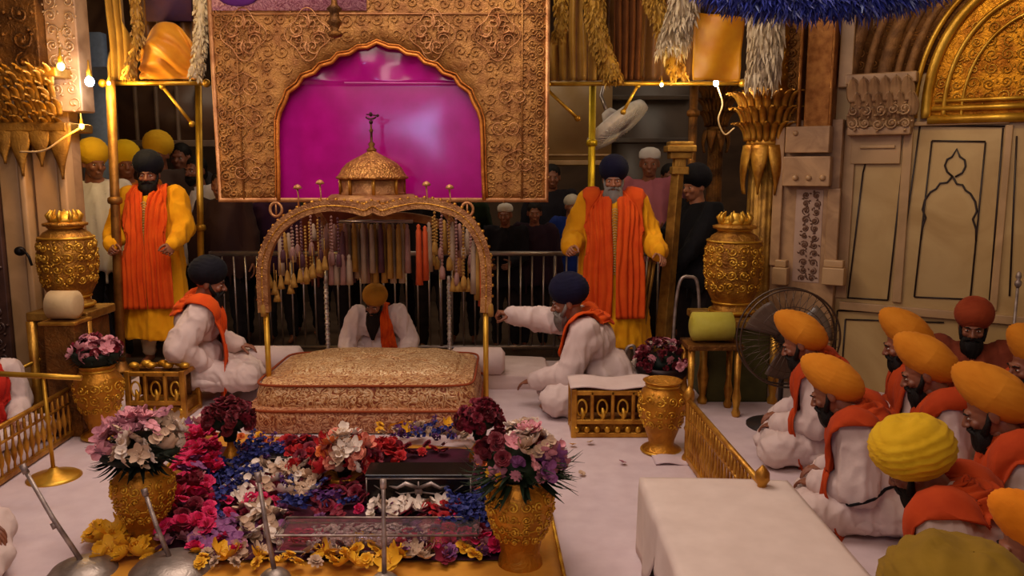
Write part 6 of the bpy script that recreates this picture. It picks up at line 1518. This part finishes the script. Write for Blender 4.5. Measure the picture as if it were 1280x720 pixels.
# onlookers behind the barricade
def crowd(px, py, Y, label, colr, capm=None, turb=None, brd=None, face=-90, look=(4,0,0), skinm=SKIN, wr=None, sc=None, lower=None, scarf=None, hands=('o','o'), lod=1):
    h = at(px, py, Y); c = fabric('cloth '+colr, colr)
    s_ = (h.z+.12)/1.57 if sc is None else sc
    zz = h.z-1.575*s_
    p = person(label, sit=False, root=(h.x, Y, -.12), face=face, lean=2, look=look, sc=s_, cloth=c, lower=lower or fabric('dim trousers','1c1618','28201f'), turb=turb, brd=brd, skinm=skinm, wrists=wr, lod=lod, hem=.78, cap=capm, scarf=scarf, seed=int(px), group=None, hands=hands)
    return p
Y1 = ('round', fabric('bright yellow turban cloth','e8b810','f4c820'))
crowd(121,205,6.95,'onlooker in white shirt and yellow turban by the pale blue post','d8ccc4',turb=('round',fabric('golden turban cloth','e0a818','ecb828')),look=(6,50,0))
crowd(157,206,7.3,'onlooker in bright lemon yellow turban left of the left attendant','b06018',turb=Y1,face=-60)
crowd(200,194,7.68,'tall onlooker whose yellow turban shows above the left attendant\'s head','4c3c34',turb=('round',fabric('golden turban cloth','d89818')))
crowd(228,198,8.3,'dark-haired onlooker between the left attendant and the slim post','3a3436',brd=None)
crowd(248,214,7.72,'onlooker in white shirt half hidden by the big gold hanging','d0c4c0',brd=(HAIRB,.03,.05),face=-110)
crowd(316,246,8.0,'onlooker in white kurta seen under the left corner of the hanging','d4ccc8',face=-80)
for k, (px, c, lb_) in enumerate(((277,'3a2420','onlooker in dark brown clothes at the left end of the barricade'),(345,'3a1c34','onlooker in plum clothes behind the left canopy post'),(378,'28301f','onlooker in dark green clothes behind the barricade left of the reader'),(412,'5a2418','onlooker in rust clothes behind the left silver rear post'),(452,'1c1a26','onlooker in black clothes straight behind the reader'),(500,'241c1c','onlooker in dark clothes right behind the reader\'s shoulder'),(540,'17141c','onlooker in black clothes behind the right part of the canopy'),(578,'1e2a18','onlooker in bottle green clothes right of the silver rear post'))):
    crowd(px, 232+6*(k % 2), 7.4+.42*(k % 3), lb_, c, lod=2)
crowd(632,258,7.5,'short onlooker in black with white cap gripping the barricade beside the hanging','18141c',capm=fabric('white cap cloth','d8d0c8'),sc=.82,face=-100,wr=(V((-.12,-.3,1.05)),V((.12,-.3,1.05))))
crowd(668,262,7.55,'onlooker in dark purple-brown clothes leaning on the barricade','2a1624',sc=.83)
crowd(714,208,7.9,'onlooker in royal blue top and loose white turban beside the hanging','182c74',sc=.86,turb=('small',fabric('grey white turban cloth','c8bcac','b0a494')),face=-70)
crowd(690,222,8.3,'dim onlooker between the hanging and the white-turbaned man','1c1820')
crowd(812,205,7.6,'onlooker with white cap and pink shawl right of the right attendant','a8606c',capm=fabric('white cap cloth','d8d0c8'),face=-100)
crowd(836,222,8.1,'onlooker with dark hair behind the flared gold post','583038')
crowd(792,240,7.9,'small onlooker in pink between attendant and flared post','a86068',sc=.85)
crowd(873,234,6.62,'onlooker in black clothes and black head wrap looking left by the colonnette','0e0c10',turb=('round',T_BLACK),face=-150,wr=(V((-.15,-.28,1.2)),V((.12,-.3,.95))),skinm=SKIN2)
fl = at(897,264,6.9); m = MB()
o = empty('white_flower', fl, 0, 'small white rosette held against the black-clothed onlooker', 'flower')
for i in range(8): a = 2*PI*i/8; petal(m, (0,0,0), V((math.cos(a),-.3,math.sin(a))), V((0,-1,0)), .055, .025, .2)
m.build('petals', FCOL['white'], o); m = MB(); m.ell((0,-.02,0), (.02,.015,.02)); m.build('centre', FCOL['dusty'], o)

# ------------------------------------------------------------------ light
def area(loc, size, pw, colr, rot=(0,0,0), name='overhead_fill'):
    l = bpy.data.lights.new(name, 'AREA'); l.shape = 'RECTANGLE'; l.size, l.size_y = size; l.energy = pw; l.color = colr
    o = bpy.data.objects.new(name, l); COL.objects.link(o); o.location = loc; o.rotation_euler = rot; return o
area((-.9,3.8,3.85), (2.4,2.2), 105, (1,.82,.72))  # soft general light added overhead, its fixture unseen
area((1.6,2.4,3.85), (1.4,1.6), 10, (1,.74,.52))
area((-.8,.6,3.4), (2.8,1.2), 50, (1,.80,.68), (R(48),0,R(6)))  # tilted fill light added from the camera side, no lamp there
area((-1.5,8.0,3.9), (3,1.2), 26, (1,.82,.6)); area((2.2,8.0,3.9), (2,1.2), 14, (1,.8,.6))
def spot(loc, tgt, pw, colr, ang, size=.12):
    l = bpy.data.lights.new('spot_light', 'SPOT'); l.energy = pw; l.color = colr; l.spot_size = R(ang); l.spot_blend = .6; l.shadow_soft_size = size
    o = bpy.data.objects.new('spot_light', l); COL.objects.link(o); o.location = loc; o.rotation_euler = (V(tgt)-V(loc)).to_track_quat('-Z', 'Y').to_euler(); return o
spot((2.0,3.6,3.8), wp(1.8,2.4,0), 95, (1,.76,.40), 56)
spot((-.6,5.0,3.8), (1.0,6.4,2.4), 60, (1,.8,.5), 70)
spot((-2.2,5.2,3.8), (-2.9,6.5,2.5), 50, (1,.75,.4), 60)
# unseen cool light added behind the camera for its reflection on the satin
area((-1.65,-3.2,2.3), (.62,.36), 22, (.36,.46,1), (R(88),0,0), 'satin_reflection_light')
w = bpy.data.worlds.new('world'); SC.world = w; w.use_nodes = True; nt = w.node_tree; bg = nt.nodes['Background']
tc_ = nt.nodes.new('ShaderNodeTexCoord'); n_ = nt.nodes.new('ShaderNodeTexNoise'); n_.inputs['Scale'].default_value = 2.2; nt.links.new(tc_.outputs['Generated'], n_.inputs['Vector'])
r_ = nt.nodes.new('ShaderNodeValToRGB'); r_.color_ramp.elements[0].position = .35; r_.color_ramp.elements[0].color = (.10,.055,.035,1); r_.color_ramp.elements[1].position = .7; r_.color_ramp.elements[1].color = (.75,.48,.30,1)
nt.links.new(n_.outputs['Fac'], r_.inputs[0]); nt.links.new(r_.outputs[0], bg.inputs[0]); bg.inputs[1].default_value = .55
vs = SC.view_settings; vs.view_transform = 'Standard'; vs.look = 'None'; vs.exposure = -.1; vs.gamma = 1; vs.use_curve_mapping = False

bpy.data.scenes.remove(WORK)
